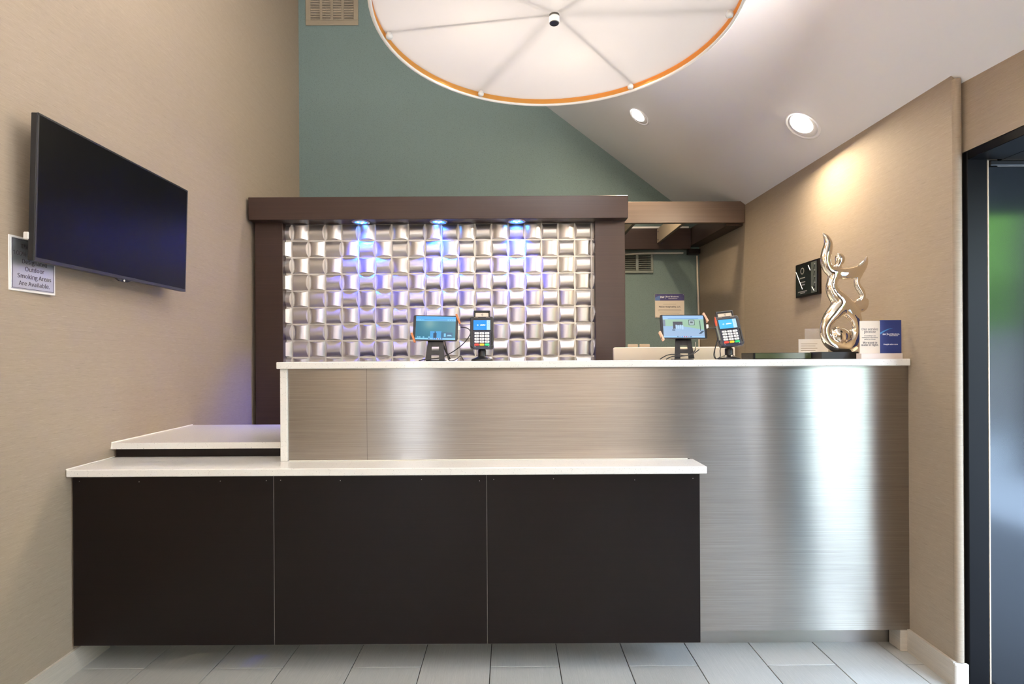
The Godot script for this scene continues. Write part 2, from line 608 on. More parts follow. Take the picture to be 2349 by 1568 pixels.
func feature_wall() -> void:
	var t := thing("feature_wall", "dark brown framed partition faced with rows of silver relief tiles behind the desk", "partition", V(-0.51, 0, 4.1))
	var o := -t.position
	for e in [[-1.878, -1.672], [0.640, 0.862]]:
		mi("column", box(o + V(e[0], 0, 4.04), o + V(e[1], 2.330, 4.24), 0.002), M.brown, t)
	mi("backing_board", box(o + V(-1.673, 0, 4.102), o + V(0.641, 2.330, 4.20)), M.silver_board, t)
	var hd := mi("header", box(o + V(-1.885, 2.327, 3.954), o + V(0.868, 2.491, 4.24), 0.002), M.brown, t)
	hd.set_meta("label", "dark brown header box over the silver tiles")
	var pitch := 0.1250
	var gap := 0.0088
	var s := pitch - gap
	var kinds := [bulge(true, s, s), bulge(false, s, s)]
	# the column that is cut by the frame on either side
	var cuts := {-1: [bulge(true, s, s, 0.62, 1.0), bulge(false, s, s, 0.62, 1.0)], 18: [bulge(true, s, s, 0.0, 0.34), bulge(false, s, s, 0.0, 0.34)]}
	for row in 11:
		for col in range(-1, 19):
			var kind := 0 if posmod(row + col, 2) == 0 else 1
			var mesh: Mesh = cuts[col][kind] if cuts.has(col) else kinds[kind]
			var y := 2.327 - 0.122 + pitch * 0.5 - pitch * row
			var x := -1.6275 + pitch * (col + 0.5)
			mi("tile", mesh, M.tile_silver, t, o + V(x, y, 4.101))

func beam_frame() -> void:
	var t := thing("beam_frame", "brown open ceiling frame of beams and slats spanning from partition to right wall", "beam frame", V(1.3, 2.327, 4.1))
	var o := -t.position
	mi("front_beam", box(o + V(0.869, 2.356, 4.22), o + V(1.830, 2.520, 4.26), 0.002), M.taupe, t)
	mi("back_beam", box(o + V(0.30, 2.310, 5.00), o + V(1.67, 2.500, 5.04), 0.002), M.brown, t)
	mi("side_beam", hexa([o + V(1.70, 2.34, 4.262), o + V(1.828, 2.34, 4.262), o + V(1.780, 2.34, 5.06), o + V(1.67, 2.34, 5.06), o + V(1.70, 2.50, 4.262), o + V(1.828, 2.50, 4.262), o + V(1.780, 2.50, 5.06), o + V(1.67, 2.50, 5.06)]), M.brown, t)
	for x in [0.60, 0.985, 1.375]:
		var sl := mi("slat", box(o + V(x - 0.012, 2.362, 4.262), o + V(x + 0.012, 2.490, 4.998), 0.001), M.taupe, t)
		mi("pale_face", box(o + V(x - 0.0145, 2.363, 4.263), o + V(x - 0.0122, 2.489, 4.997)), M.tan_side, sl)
		for y in [2.385, 2.46]:
			mi("screw", lathe([Vector2(0.007, -0.0), Vector2(0.006, 0.003), Vector2(0.0, 0.004)], 10), M.black, sl, o + V(x - 0.0148, y, 4.96)).rotation.z = PI / 2
	mi("white_strip", box(o + V(0.95, 2.501, 5.005), o + V(1.655, 2.518, 5.035), 0.002), M.paper_white, t)
	mi("junction_block", box(o + V(1.65, 2.265, 4.99), o + V(1.755, 2.309, 5.06), 0.002), M.espresso, t)

# ---------------------------------------------------------------- desk
func steel_sheet(x0: float, x1: float, y0: float, y1: float, d: float, nz: FastNoiseLite) -> ArrayMesh:
	# brushed sheet that is not perfectly flat; u runs along the grain
	var st := new_st()
	st.set_smooth_group(0)
	var nx := maxi(4, int((x1 - x0) / 0.02))
	var ny := maxi(4, int((y1 - y0) / 0.03))
	var P := func(i: int, j: int) -> void:
		var x := lerpf(x0, x1, float(i) / nx)
		var y := lerpf(y0, y1, float(j) / ny)
		st.set_uv(Vector2(x / 1.2, y / 0.6))
		st.add_vertex(V(x, y, d + 0.00055 * nz.get_noise_2d(x, y * 0.45)))
	for i in nx:
		for j in ny:
			for e in [[0, 0], [0, 1], [1, 1], [0, 0], [1, 1], [1, 0]]:
				P.call(i + e[0], j + e[1])
	st.generate_normals()
	st.generate_tangents()
	return st.commit()

func desk() -> void:
	var t := thing("reception_desk", "long reception desk with espresso lower panels and brushed steel front", "desk", V(0, 0, 2.5))
	var o := -t.position
	mi("carcass", box(o + V(-0.983, 0.10, 2.436), o + V(1.770, 1.270, 2.70)), M.espresso, t)
	mi("carcass", box(o + V(-1.83, 0.12, 2.30), o + V(0.790, 0.829, 2.426)), M.espresso, t)
	mi("toe_kick", box(o + V(-1.825, 0.0, 2.512), o + V(1.770, 0.118, 2.53)), mat(rgb(176, 172, 166), 0.42, 1.0), t)
	var edges := [-1.832, -0.9896, -0.0972, 0.7965]
	var rng := RandomNumberGenerator.new()
	rng.seed = 21
	for i in 3:
		var p := mi("front_panel", box(o + V(edges[i] + 0.0012, 0.119, 2.285), o + V(edges[i + 1] - 0.0012, 0.829, 2.2995), 0.0015), M.espresso, t)
		for x in [edges[i] + 0.03, edges[i] + 0.28, edges[i] + 0.62, edges[i + 1] - 0.03]:
			mi("nail", lathe([Vector2(0.0016, 0.0), Vector2(0.0014, 0.001), Vector2(0, 0.0013)], 8), M.satin, p, o + V(x, 0.805 + rng.randf_range(-0.004, 0.004), 2.2849)).rotation.x = PI / 2
		if i < 2:
			mi("seam_strip", box(o + V(edges[i + 1] - 0.0008, 0.12, 2.287), o + V(edges[i + 1] + 0.0008, 0.828, 2.299)), M.seam, t)
	var nz := FastNoiseLite.new()
	nz.seed = 6
	nz.frequency = 2.6
	var left := mi("steel_sheet", steel_sheet(-0.984, -0.6345, 0.864, 1.271, 2.428, nz), M.steel, t, o)
	left.set_meta("label", "narrow brushed steel sheet left of the seam")
	mi("steel_sheet", steel_sheet(-0.6335, 0.80, 0.864, 1.271, 2.428, nz), M.steel, t, o)
	mi("steel_sheet", steel_sheet(0.80, 1.775, 0.097, 1.271, 2.428, nz), M.steel, t, o)

	# stone tops, each a slab of its own
	var ls := new_st()
	add_box(ls, V(-1.836, 0.831, 2.256), V(0.816, 0.862, 2.4265), 0.003)
	add_box(ls, V(-1.840, 0.831, 2.42), V(-1.0165, 0.862, 2.70), 0.0005)
	var low := mi("countertop", done(ls), M.quartz, self)
	mi("caulk_bead", tube([V(left_x(2.256) + 0.001, 0.8625, 2.258), V(left_x(2.552) + 0.001, 0.8625, 2.552)], 0.003, 6), M.caulk, low)
	mi("caulk_bead", tube([V(-0.98, 0.8638, 2.4245), V(0.79, 0.8638, 2.4245)], 0.002, 6), M.caulk, low)
	tag(low, "long low speckled white stone countertop over the espresso panels", "countertop")
	var bar := thing("bar_countertop", "high speckled white stone bar top holding the tablets, with its waterfall end", "countertop", V(0.37, 0, 2.6))
	mi("slab", box(-bar.position + V(-1.0256, 1.2715, 2.400), -bar.position + V(1.766, 1.302, 2.84), 0.003), M.quartz, bar)
	mi("end_panel", box(-bar.position + V(-1.0155, 0.8625, 2.416), -bar.position + V(-0.9845, 1.271, 2.82), 0.002), M.quartz, bar)
	var st := thing("step_cabinet", "dark raised ledge carrying the small left stone top against the wall", "cabinet", V(-1.4, 0, 2.8))
	mi("riser", box(-st.position + V(-1.840, 0.863, 2.553), -st.position + V(-1.018, 0.902, 2.575)), M.espresso, st)
	mi("body", box(-st.position + V(-1.836, 0.0, 2.705), -st.position + V(-1.03, 0.862, 3.20)), M.espresso, st)
	mi("back_rail", box(-st.position + V(-1.840, 0.863, 2.576), -st.position + V(-1.03, 0.902, 3.20)), M.espresso, st)
	var step := mi("countertop", hexa([V(left_x(2.53) + 0.002, 0.9025, 2.53), V(-1.017, 0.9025, 2.53), V(-1.017, 0.9025, 3.225), V(left_x(3.225) + 0.002, 0.9025, 3.225),
		V(left_x(2.53) + 0.002, 0.931, 2.53), V(-1.017, 0.931, 2.53), V(-1.017, 0.931, 3.225), V(left_x(3.225) + 0.002, 0.931, 3.225)]), M.quartz, self)
	mi("caulk_bead", tube([V(left_x(2.53) + 0.002, 0.903, 2.529), V(left_x(2.53) + 0.002, 0.932, 2.531), V(left_x(3.225) + 0.003, 0.932, 3.224)], 0.0034, 6), M.caulk, step)
	tag(step, "small raised white stone top in the corner by the left wall", "countertop")

# ---------------------------------------------------------------- lamps
func lamps() -> void:
	# drum pendant
	var R := 0.61
	var t := thing("pendant_lamp", "huge round drum pendant with a white diffuser and amber shade hanging over the desk", "pendant lamp", V(0.159, 2.448, 1.848))
	var amber := mat(rgb(244, 190, 96), 0.6)
	amber.backlight_enabled = true
	amber.backlight = Color(0.9, 0.6, 0.22)
	var st := new_st()
	add_lathe(st, [Vector2(R - 0.006, 0.30), Vector2(R - 0.006, 0.006)], 96)
	add_lathe(st, [Vector2(R - 0.002, 0.006), Vector2(R - 0.002, 0.30)], 96)
	mi("shade", done(st), amber, t)
	var rim := new_st()
	var prof := []
	for i in 9:
		var a := TAU * i / 8.0
		prof.append(Vector2(R - 0.003 + cos(a) * 0.0065, 0.003 + sin(a) * 0.005))
	add_lathe(rim, prof, 96)
	mi("rim", done(rim), M.rim, t)
	var red := new_st()
	add_lathe(red, [Vector2(R + 0.0008, 0.008), Vector2(R + 0.0008, 0.020)], 96)
	mi("red_piping", done(red), mat(rgb(160, 60, 40), 0.6), t)
	var diff := mat(rgb(176, 173, 171), 0.5)
	diff.backlight_enabled = true
	diff.backlight = Color(1, 0.98, 0.96)
	diff.emission_enabled = true
	diff.emission = Color(1.0, 0.96, 0.93)
	diff.emission_energy_multiplier = 0.04
	mi("diffuser", lathe([Vector2(0, 0.026), Vector2(0.3, 0.026), Vector2(R - 0.008, 0.026)], 96), diff, t)
	mi("hub", lathe([Vector2(0, -0.004), Vector2(0.0155, -0.004), Vector2(0.017, -0.0025), Vector2(0.017, 0.025)], 32, false), mat(rgb(132, 128, 122), 0.3, 1.0), t)
	mi("hub_cap", lathe([Vector2(0, -0.005), Vector2(0.0145, -0.005), Vector2(0.0145, -0.0038)], 32, false), M.black_soft, t)
	for deg in [171.0, 118.0, 52.0, -2.0, -47.0, 212.0]:
		var a: float = deg_to_rad(deg)
		var dir := Vector3(cos(a), 0, -sin(a))
		mi("arm", tube([dir * 0.02 + Vector3(0, 0.0365, 0), dir * (R - 0.012) + Vector3(0, 0.0365, 0)], 0.005, 8), M.satin, t)
		mi("clip", lathe([Vector2(0, 0.002), Vector2(0.011, 0.004), Vector2(0.013, 0.012), Vector2(0.009, 0.022), Vector2(0.0, 0.025)], 14), M.white_plastic, t, dir * (R - 0.024))
	mi("stem", tube([Vector3(0, 0.03, 0), Vector3(0, ceil_y(0.159, 1.848) - 2.448, 0)], 0.011, 12), M.satin, t)
	mi("canopy", lathe([Vector2(0, -0.09), Vector2(0.07, -0.085), Vector2(0.075, 0.0)], 24), M.satin, t, Vector3(0, ceil_y(0.159, 1.848) - 2.448, 0))
	var bulb_mat := glow(Color(1.0, 0.93, 0.84), 6.0)
	for e in [[-0.26, 0.04], [0.11, 0.257], [0.20, -0.22]]:
		var at := Vector3(e[0], 0.15, -e[1])
		var b := mi("bulb", lathe([Vector2(0, -0.034), Vector2(0.022, -0.026), Vector2(0.032, -0.004), Vector2(0.026, 0.018), Vector2(0.014, 0.04), Vector2(0.0, 0.042)], 18), bulb_mat, t, at)
		var l := OmniLight3D.new()
		l.name = "pendant_light"
		l.light_color = Color(1.0, 0.96, 0.93)
		l.light_energy = 0.023
		l.light_size = 0.03
		l.omni_range = 14.0
		l.omni_attenuation = 2.0
		l.shadow_enabled = true
		b.add_child(l, true)
	var al := AreaLight3D.new()
	al.name = "pendant_face_light"
	al.area_size = Vector2(0.85, 0.85)
	al.light_color = Color(1.0, 0.975, 0.96)
	al.light_energy = 0.7
	al.shadow_enabled = true
	al.position = Vector3(0, 0.018, 0)
	al.rotation.x = -PI / 2
	t.add_child(al)

	mi("upper_face", lathe([Vector2(R - 0.008, 0.29), Vector2(R - 0.008, 0.296), Vector2(0.3, 0.296), Vector2(0.014, 0.296)], 64), glow(Color(1.0, 0.97, 0.95), 0.5), t)
	mi("shade_liner", lathe([Vector2(R - 0.010, 0.030), Vector2(R - 0.010, 0.286)], 64), M.ceiling, t)
	mi("reflector_pan", lathe([Vector2(0.014, 0.286), Vector2(0.3, 0.286), Vector2(R - 0.008, 0.286)], 64), M.ceiling, t)
	var ul := AreaLight3D.new()
	ul.name = "pendant_top_light"
	ul.area_size = Vector2(0.85, 0.85)
	ul.light_color = Color(1.0, 0.975, 0.96)
	ul.light_energy = 6.0
	ul.shadow_enabled = true
	ul.position = Vector3(0, 0.305, 0)
	ul.rotation.x = PI / 2
	t.add_child(ul)
	# its twin over the lobby behind the camera
	var twin := t.duplicate() as Node3D
	twin.name = numbered("pendant_lamp")
	add_child(twin)
	twin.position = V(0.10, 2.75, -1.75)
	twin.set_meta("label", "second drum pendant hanging over the lobby behind the viewer")

	# two gimbal downlights in the slope
	var slope := atan(0.7654)
	for e in [[0.99, 4.11, 0.090, "round white recessed ceiling downlight nearer the teal wall", 1.1, 1.2], [1.622, 3.0, 0.104, "round white recessed ceiling downlight next to the right wall", 0.07, 2.2]]:
		var at := V(e[0], ceil_y(e[0], e[1]), e[1])
		var dl := thing("downlight", e[3], "ceiling light", at, "recessed downlights in the sloping ceiling")
		var r: float = e[2]
		var ring := mi("trim_ring", lathe([Vector2(r, 0.004), Vector2(r, -0.003), Vector2(r * 0.94, -0.006), Vector2(r * 0.84, -0.004), Vector2(r * 0.82, 0.004)], 40), M.ceiling, dl)
		ring.rotation.z = -slope
		var eye := mi("eyeball", lathe([Vector2(r * 0.82, 0.004), Vector2(r * 0.80, -0.003), Vector2(r * 0.70, -0.007), Vector2(0.0, -0.008)], 40), M.ceiling, dl)
		eye.rotation.z = -slope
		var lens_mesh := mi("lens", lathe([Vector2(0, -0.020), Vector2(r * 0.40, -0.018), Vector2(r * 0.60, -0.012), Vector2(r * 0.64, -0.006)], 32), glow(Color(1.0, 0.97, 0.92), 7.0), dl, Basis(Vector3(0, 0, 1), -slope) * Vector3(-r * 0.12, 0, r * 0.10))
		lens_mesh.rotation.z = -slope
		var sp := SpotLight3D.new()
		sp.name = "downlight_beam"
		sp.light_color = Color(1.0, 0.9, 0.74)
		sp.light_energy = e[4]
		sp.light_size = 0.05
		sp.spot_angle = 56.0
		sp.spot_angle_attenuation = 0.9
		sp.spot_range = 12.0
		sp.spot_attenuation = 2.0
		sp.shadow_enabled = true
		sp.position = Vector3(-0.012, -0.045, 0)
		sp.rotation.x = -PI / 2
		dl.add_child(sp)
		var face_light := AreaLight3D.new()
		face_light.name = "downlight_face_light"
		face_light.area_size = Vector2(r * 1.2, r * 1.2)
		face_light.light_color = Color(1.0, 0.92, 0.8)
		face_light.light_energy = e[5]
		face_light.shadow_enabled = true
		face_light.position = Vector3(-0.018, -0.026, 0)
		face_light.rotation = Vector3(-PI / 2, 0, 0)
		face_light.basis = Basis(Vector3(0, 0, 1), -slope) * face_light.basis
		dl.add_child(face_light)

	# a torchiere in the lobby behind the camera
	var tl := thing("floor_lamp", "slim black torchiere floor lamp by the left wall behind the viewer", "floor lamp", V(-1.35, 0, -0.9))
	mi("base", lathe([Vector2(0, 0), Vector2(0.15, 0), Vector2(0.15, 0.012), Vector2(0.02, 0.035)], 32), M.black, tl)
	mi("pole", tube([Vector3(0, 0.02, 0), Vector3(0, 1.74, 0)], 0.012, 12), M.black, tl)
	mi("bowl", lathe([Vector2(0.02, 1.70), Vector2(0.12, 1.73), Vector2(0.19, 1.80), Vector2(0.185, 1.80), Vector2(0.11, 1.74), Vector2(0.0, 1.72)], 40), M.black, tl)
	mi("glowing_disc", lathe([Vector2(0.175, 1.785), Vector2(0.1, 1.785), Vector2(0.0, 1.785)], 32), glow(Color(1.0, 0.97, 0.94), 3.0), tl)
	var fl := AreaLight3D.new()
	fl.name = "torchiere_light"
	fl.area_size = Vector2(0.24, 0.24)
	fl.light_color = Color(1.0, 0.975, 0.95)
	fl.light_energy = 6.0
	fl.shadow_enabled = true
	fl.position = Vector3(0, 1.80, 0)
	fl.rotation.x = PI / 2
	tl.add_child(fl)
	var second := tl.duplicate() as Node3D
	second.name = numbered("floor_lamp")
	add_child(second)
	second.position = V(1.45, 0, -2.6)
	for l in second.find_children("*", "AreaLight3D", true, false):
		l.light_energy = 12.0
	second.set_meta("label", "slim black torchiere floor lamp in the right corner behind the viewer")

	# three blue LED spots under the header
	var where := ["leftmost blue LED puck light under the brown header", "middle blue LED puck light under the brown header", "rightmost blue LED puck light under the brown header"]
	var n := 0
	for x in [-1.088, -0.515, 0.061]:
		var p := thing("led_spotlight", where[n], "spotlight", V(x, 2.3265, 4.028), "blue LED spots over the silver tiles")
		n += 1
		mi("ring", lathe([Vector2(0.066, 0.0), Vector2(0.066, -0.004), Vector2(0.060, -0.008), Vector2(0.047, -0.007), Vector2(0.044, -0.001)], 40), M.satin, p)
		mi("reflector", lathe([Vector2(0.0435, -0.003), Vector2(0.036, -0.0015), Vector2(0.0, -0.001)], 32), glow(Color(0.05, 0.32, 1.0), 10.0), p)
		for k in 3:
			var a := TAU * k / 3.0 + 0.5
			mi("led", lathe([Vector2(0, -0.009), Vector2(0.006, -0.007), Vector2(0.009, -0.003)], 16), glow(Color(0.35, 0.75, 1.0), 12.0), p, Vector3(cos(a) * 0.021, 0, sin(a) * 0.021))
		var sp := SpotLight3D.new()
		sp.name = "led_beam"
		sp.light_color = Color(0.01, 0.2, 1.0)
		sp.light_energy = 3.8
		sp.light_size = 0.03
		sp.spot_angle = 44.0
		sp.spot_angle_attenuation = 0.8
		sp.spot_range = 6.0
		sp.spot_attenuation = 2.0
		sp.shadow_enabled = true
		sp.position = Vector3(0, -0.02, 0)
		sp.rotation.x = -PI / 2
		p.add_child(sp)

# ---------------------------------------------------------------- left wall
func left_wall_things() -> void:
	# television: local x runs along the wall away from the camera, y up, z out of the wall
	var t := thing("television", "black flat screen television mounted on the beige left wall, switched off", "television", V(-1.757, 1.957, 2.485))
	t.basis = Basis(Vector3(0, 0, -1), Vector3(0, 1, 0), Vector3(1, 0, 0)) * Basis(Vector3(1, 0, 0), 0.030)
	mi("cabinet", plate(0.94, 0.548, 0.024, 0.004, 0.002), M.bezel, t)
	var bz := new_st()
	for e in [[-0.47, 0.266, 0.47, 0.274], [-0.47, -0.274, 0.47, -0.260], [-0.47, -0.260, -0.463, 0.266], [0.463, -0.260, 0.47, 0.266]]:
		add_box(bz, Vector3(e[0], e[1], 0.012), Vector3(e[2], e[3], 0.0155), 0.001)
	mi("bezel", done(bz), M.bezel, t)
	mi("screen", box(Vector3(-0.463, -0.260, 0.0115), Vector3(0.463, 0.266, 0.0135)), M.screen_off, t)
	mi("rear_housing", plate(0.60, 0.32, 0.03, 0.02, 0.006), M.black_soft, t, Vector3(0, -0.03, -0.026))
	mi("sensor", hexa([Vector3(-0.05, -0.274, 0.002), Vector3(0.05, -0.274, 0.002), Vector3(0.05, -0.274, 0.014), Vector3(-0.05, -0.274, 0.014),
		Vector3(-0.022, -0.286, 0.004), Vector3(0.022, -0.286, 0.004), Vector3(0.022, -0.286, 0.013), Vector3(-0.022, -0.286, 0.013)]), M.black_gloss, t)
	mi("emblem", lathe([Vector2(0, 0.0), Vector2(0.005, 0.0), Vector2(0.005, 0.001)], 14), M.white_plastic, t, Vector3(0.0, -0.280, 0.0145)).rotation.x = PI / 2
	mi("bracket", box(Vector3(-0.14, -0.16, -0.041), Vector3(0.14, 0.12, -0.068), 0.003), M.black_metal, t)
	mi("plug", box(Vector3(-0.474, -0.196, -0.028), Vector3(-0.452, -0.168, -0.008), 0.003), M.white_plastic, t)
	# sign
	var s := thing("notice_sign", "square brushed metal no smoking notice half hidden by the television", "sign", V(left_x(2.09) + 0.006, 1.675, 2.09))
	s.basis = Basis(Vector3(0.04, 0, -1).normalized(), Vector3(0, 1, 0), Vector3(1, 0, 0.04).normalized())
	mi("backing", plate(0.196, 0.204, 0.008, 0.003, 0.002), M.white_plastic, s)
	mi("face_plate", plate(0.180, 0.188, 0.003, 0.002, 0.0005), M.sign_metal, s, Vector3(0, 0, 0.0048))
	var fr := new_st()
	for e in [[-0.087, 0.0895, 0.087, 0.091], [-0.087, -0.091, 0.087, -0.0895], [-0.087, -0.09, -0.0855, 0.09], [0.0855, -0.09, 0.087, 0.09]]:
		add_box(fr, Vector3(e[0], e[1], 0.0062), Vector3(e[2], e[3], 0.0068))
	mi("border_line", done(fr), M.ink, s)
	var lines := ["This Hotel is", "100% Smoke Free.", "Designated", "Outdoor", "Smoking Areas", "Are Available."]
	for i in 6:
		text("lettering", lines[i], 0.0215, M.ink, s, Vector3(0.004, 0.066 - 0.0275 * i, 0.0066))

func vent(label: String, at: Vector3, w: float, h: float, frame: float, slats: int, posts: int, m: Material) -> void:
	var t := thing("air_vent", label, "vent", at)
	var f := new_st()
	for e in [[-w / 2, -h / 2, w / 2, -h / 2 + frame], [-w / 2, h / 2 - frame, w / 2, h / 2], [-w / 2, -h / 2 + frame, -w / 2 + frame, h / 2 - frame], [w / 2 - frame, -h / 2 + frame, w / 2, h / 2 - frame]]:
		add_box(f, Vector3(e[0], e[1], 0), Vector3(e[2], e[3], 0.014), 0.004)
	mi("frame", done(f), m, t)
	# a sheet metal duct that runs back through the wall
	var du := new_st()
	var dw := w / 2 - frame * 0.8
	var dh := h / 2 - frame * 0.8
	for e in [[-dw, -dh, -dw + 0.002, dh, 0.0], [dw - 0.002, -dh, dw, dh, 0.0], [-dw, -dh, dw, -dh + 0.002, 0.0], [-dw, dh - 0.002, dw, dh, 0.0], [-dw, -dh, dw, dh, -0.448]]:
		add_box(du, Vector3(e[0], e[1], -0.45), Vector3(e[2], e[3], e[4]))
	mi("duct", done(du), M.galvanised, t)
	var gap := (h - 2 * frame) / slats
	var slat := box(Vector3(-w / 2 + frame, -gap * 0.30, -0.0006), Vector3(w / 2 - frame, gap * 0.30, 0.0006))
	for i in slats:
		mi("slat", slat, m, t, Vector3(0, -h / 2 + frame + gap * (i + 0.5), 0.0075)).rotation.x = 0.62
	for i in posts:
		var x := -w / 2 + frame + (w - 2 * frame) * (i + 1.0) / (posts + 1.0)
		mi("post", box(Vector3(x - 0.012, -h / 2 + frame, 0.009), Vector3(x + 0.012, h / 2 - frame, 0.0125), 0.001), m, t)

func far_wall_things() -> void:
	vent("tan return air grille high on the teal wall beside the pendant", V(-1.635, 4.675, 5.098), 0.492, 0.49, 0.045, 26, 3, M.vent_tan)
	vent("grey air grille low on the teal wall under the beam frame", V(1.07, 2.205, 5.098), 0.56, 0.205, 0.024, 8, 3, M.vent_grey)
	# certificate
	var c := thing("certificate", "cream certificate with a navy header pinned to the teal wall", "certificate", V(1.500, 1.799, 5.094))
	mi("board", plate(0.273, 0.220, 0.006, 0.002), M.cream, c)
	mi("header_band", box(Vector3(-0.136, 0.048, 0.0031), Vector3(0.136, 0.1095, 0.0038)), mat(rgb(70, 66, 120), 0.5), c)
	var arc := new_st()
	var pts := [Vector3(-0.136, 0.048, 0.0042)]
	for i in 9:
		var x := -0.136 + 0.046 * i / 8.0
		pts.append(Vector3(x, 0.075 + 0.018 * sin(PI / 2 * i / 8.0), 0.0042))
	pts.append(Vector3(-0.090, 0.048, 0.0042))
	face(arc, pts, Vector3(-0.11, 0.06, -1))
	mi("planet_arc", done(arc), mat(rgb(90, 122, 182), 0.5), c)
	text("lettering", "BW", 0.026, M.white_ink, c, Vector3(-0.070, 0.080, 0.0042), Basis(), "Droid Sans", true)
	mi("divider", box(Vector3(-0.0405, 0.062, 0.0040), Vector3(-0.039, 0.094, 0.0045)), M.white_ink, c)
	text("lettering", "Best Western.", 0.0185, M.white_ink, c, Vector3(0.026, 0.084, 0.0042), Basis(), "Droid Sans", true)
	text("lettering", "Hotels & Resorts", 0.0105, M.white_ink, c, Vector3(0.030, 0.066, 0.0042), Basis(), "Droid Sans", true)
	text("lettering", "Peace Hospitality, LLC", 0.019, M.ink, c, Vector3(0, -0.010, 0.0034), Basis(), "Droid Sans", true)
	for e in [[0.060, 0.013], [0.105, -0.036], [0.108, -0.049], [0.095, -0.062], [0.09, -0.076]]:
		mi("small_print", box(Vector3(-e[0], e[1], 0.003), Vector3(e[0], e[1] + 0.0026, 0.0034)), M.ink_pale, c)
	for e in [[-0.127, 0.101], [0.127, 0.101], [-0.127, -0.102], [0.127, -0.102]]:
		mi("pin", lathe([Vector2(0.004, 0), Vector2(0.003, 0.003), Vector2(0, 0.004)], 10), M.satin, c, Vector3(e[0], e[1], 0.004)).rotation.x = PI / 2
	# white conduit and cable
	var p := mi("conduit", tube(spline([V(1.768, 1.10, 5.086), V(1.770, 1.55, 5.086), V(1.760, 2.0, 5.086), V(1.755, 2.262, 5.086)]), 0.0085, 10), M.cream, self)
	tag(p, "thin white vertical conduit in the corner of teal and brown walls", "conduit")
	var q := mi("cable_raceway", tube(spline([V(0.95, 2.268, 5.08), V(1.2, 2.284, 5.08), V(1.40, 2.287, 5.08), V(1.625, 2.286, 5.08)]), 0.009, 8), M.white_plastic, self)
	tag(q, "white sagging cable raceway under the back beam above the grey grille", "cable")
	# plaque on the right wall: local x runs toward the camera, z out of the wall
	var w := thing("wall_plaque", "dark wooden award plaque hung on the brown right wall behind the statuette", "plaque", V(right_x(3.265) - 0.010, 1.779, 3.265))
	w.basis = Basis(Vector3(0, 0, 1), Vector3(0, 1, 0), Vector3(-1, 0, 0))
	mi("board", plate(0.256, 0.204, 0.018, 0.002, 0.002), M.espresso, w)
	mi("face_plate", plate(0.236, 0.186, 0.002, 0.002, 0.0004), M.black_gloss, w, Vector3(-0.004, 0, 0.0098))
	mi("year_plate", plate(0.058, 0.180, 0.0016, 0.001, 0.0003), mat(rgb(88, 94, 88), 0.4, 0.3), w, Vector3(0.080, 0, 0.0112))
	mi("stripe", tube([Vector3(-0.118, 0.058, 0.0112), Vector3(-0.046, -0.056, 0.0112)], 0.0022, 6), M.satin, w)
	mi("stripe", tube([Vector3(0.020, 0.078, 0.0112), Vector3(0.042, 0.045, 0.0112)], 0.002, 6), M.satin, w)
	mi("stripe", tube([Vector3(0.060, -0.055, 0.0125), Vector3(0.082, -0.080, 0.0125)], 0.002, 6), M.satin, w)
	mi("emblem", lathe([Vector2(0.014, 0), Vector2(0.018, 0.0006), Vector2(0.021, 0.0)], 24), mat(rgb(150, 150, 144), 0.4, 0.5), w, Vector3(-0.046, 0.054, 0.0112)).rotation.x = PI / 2
	for e in [[-0.046, 0.012, 0.030], [-0.044, -0.014, 0.030], [-0.042, -0.030, 0.022], [-0.046, -0.070, 0.050], [-0.042, -0.079, 0.026]]:
		mi("engraved_line", box(Vector3(e[0] - e[2], e[1] - 0.0035, 0.0108), Vector3(e[0] + e[2], e[1] + 0.0035, 0.0113)), mat(rgb(110, 110, 108), 0.5), w)
	for i in 4:
		mi("slash", tube([Vector3(0.092, 0.072 - 0.036 * i, 0.0125), Vector3(0.080, 0.046 - 0.036 * i, 0.0125)], 0.0018, 6), M.black, w)
		mi("stud", lathe([Vector2(0.004, 0), Vector2(0.003, 0.0012), Vector2(0, 0.0016)], 10), M.satin, w, Vector3(0.092, 0.074 - 0.036 * i, 0.012)).rotation.x = PI / 2
	mi("shield", lathe([Vector2(0, 0.0008), Vector2(0.012, 0.0006), Vector2(0.013, 0)], 3), M.black_gloss, w, Vector3(0.082, -0.060, 0.012)).rotation.x = PI / 2

# ---------------------------------------------------------------- things on the bar top
func paint_rect(im: Image, x: int, y: int, w: int, h: int, c: Color) -> void:
	im.fill_rect(Rect2i(x, y, w, h), c)

func screen_material(im: Image, e: float) -> StandardMaterial3D:
	var m := mat(Color(0.02, 0.02, 0.02), 0.12)
	m.emission_enabled = true
	m.emission = Color.WHITE
	m.emission_operator = BaseMaterial3D.EMISSION_OP_MULTIPLY
	m.emission_texture = ImageTexture.create_from_image(im)
	m.emission_energy_multiplier = e
	return m

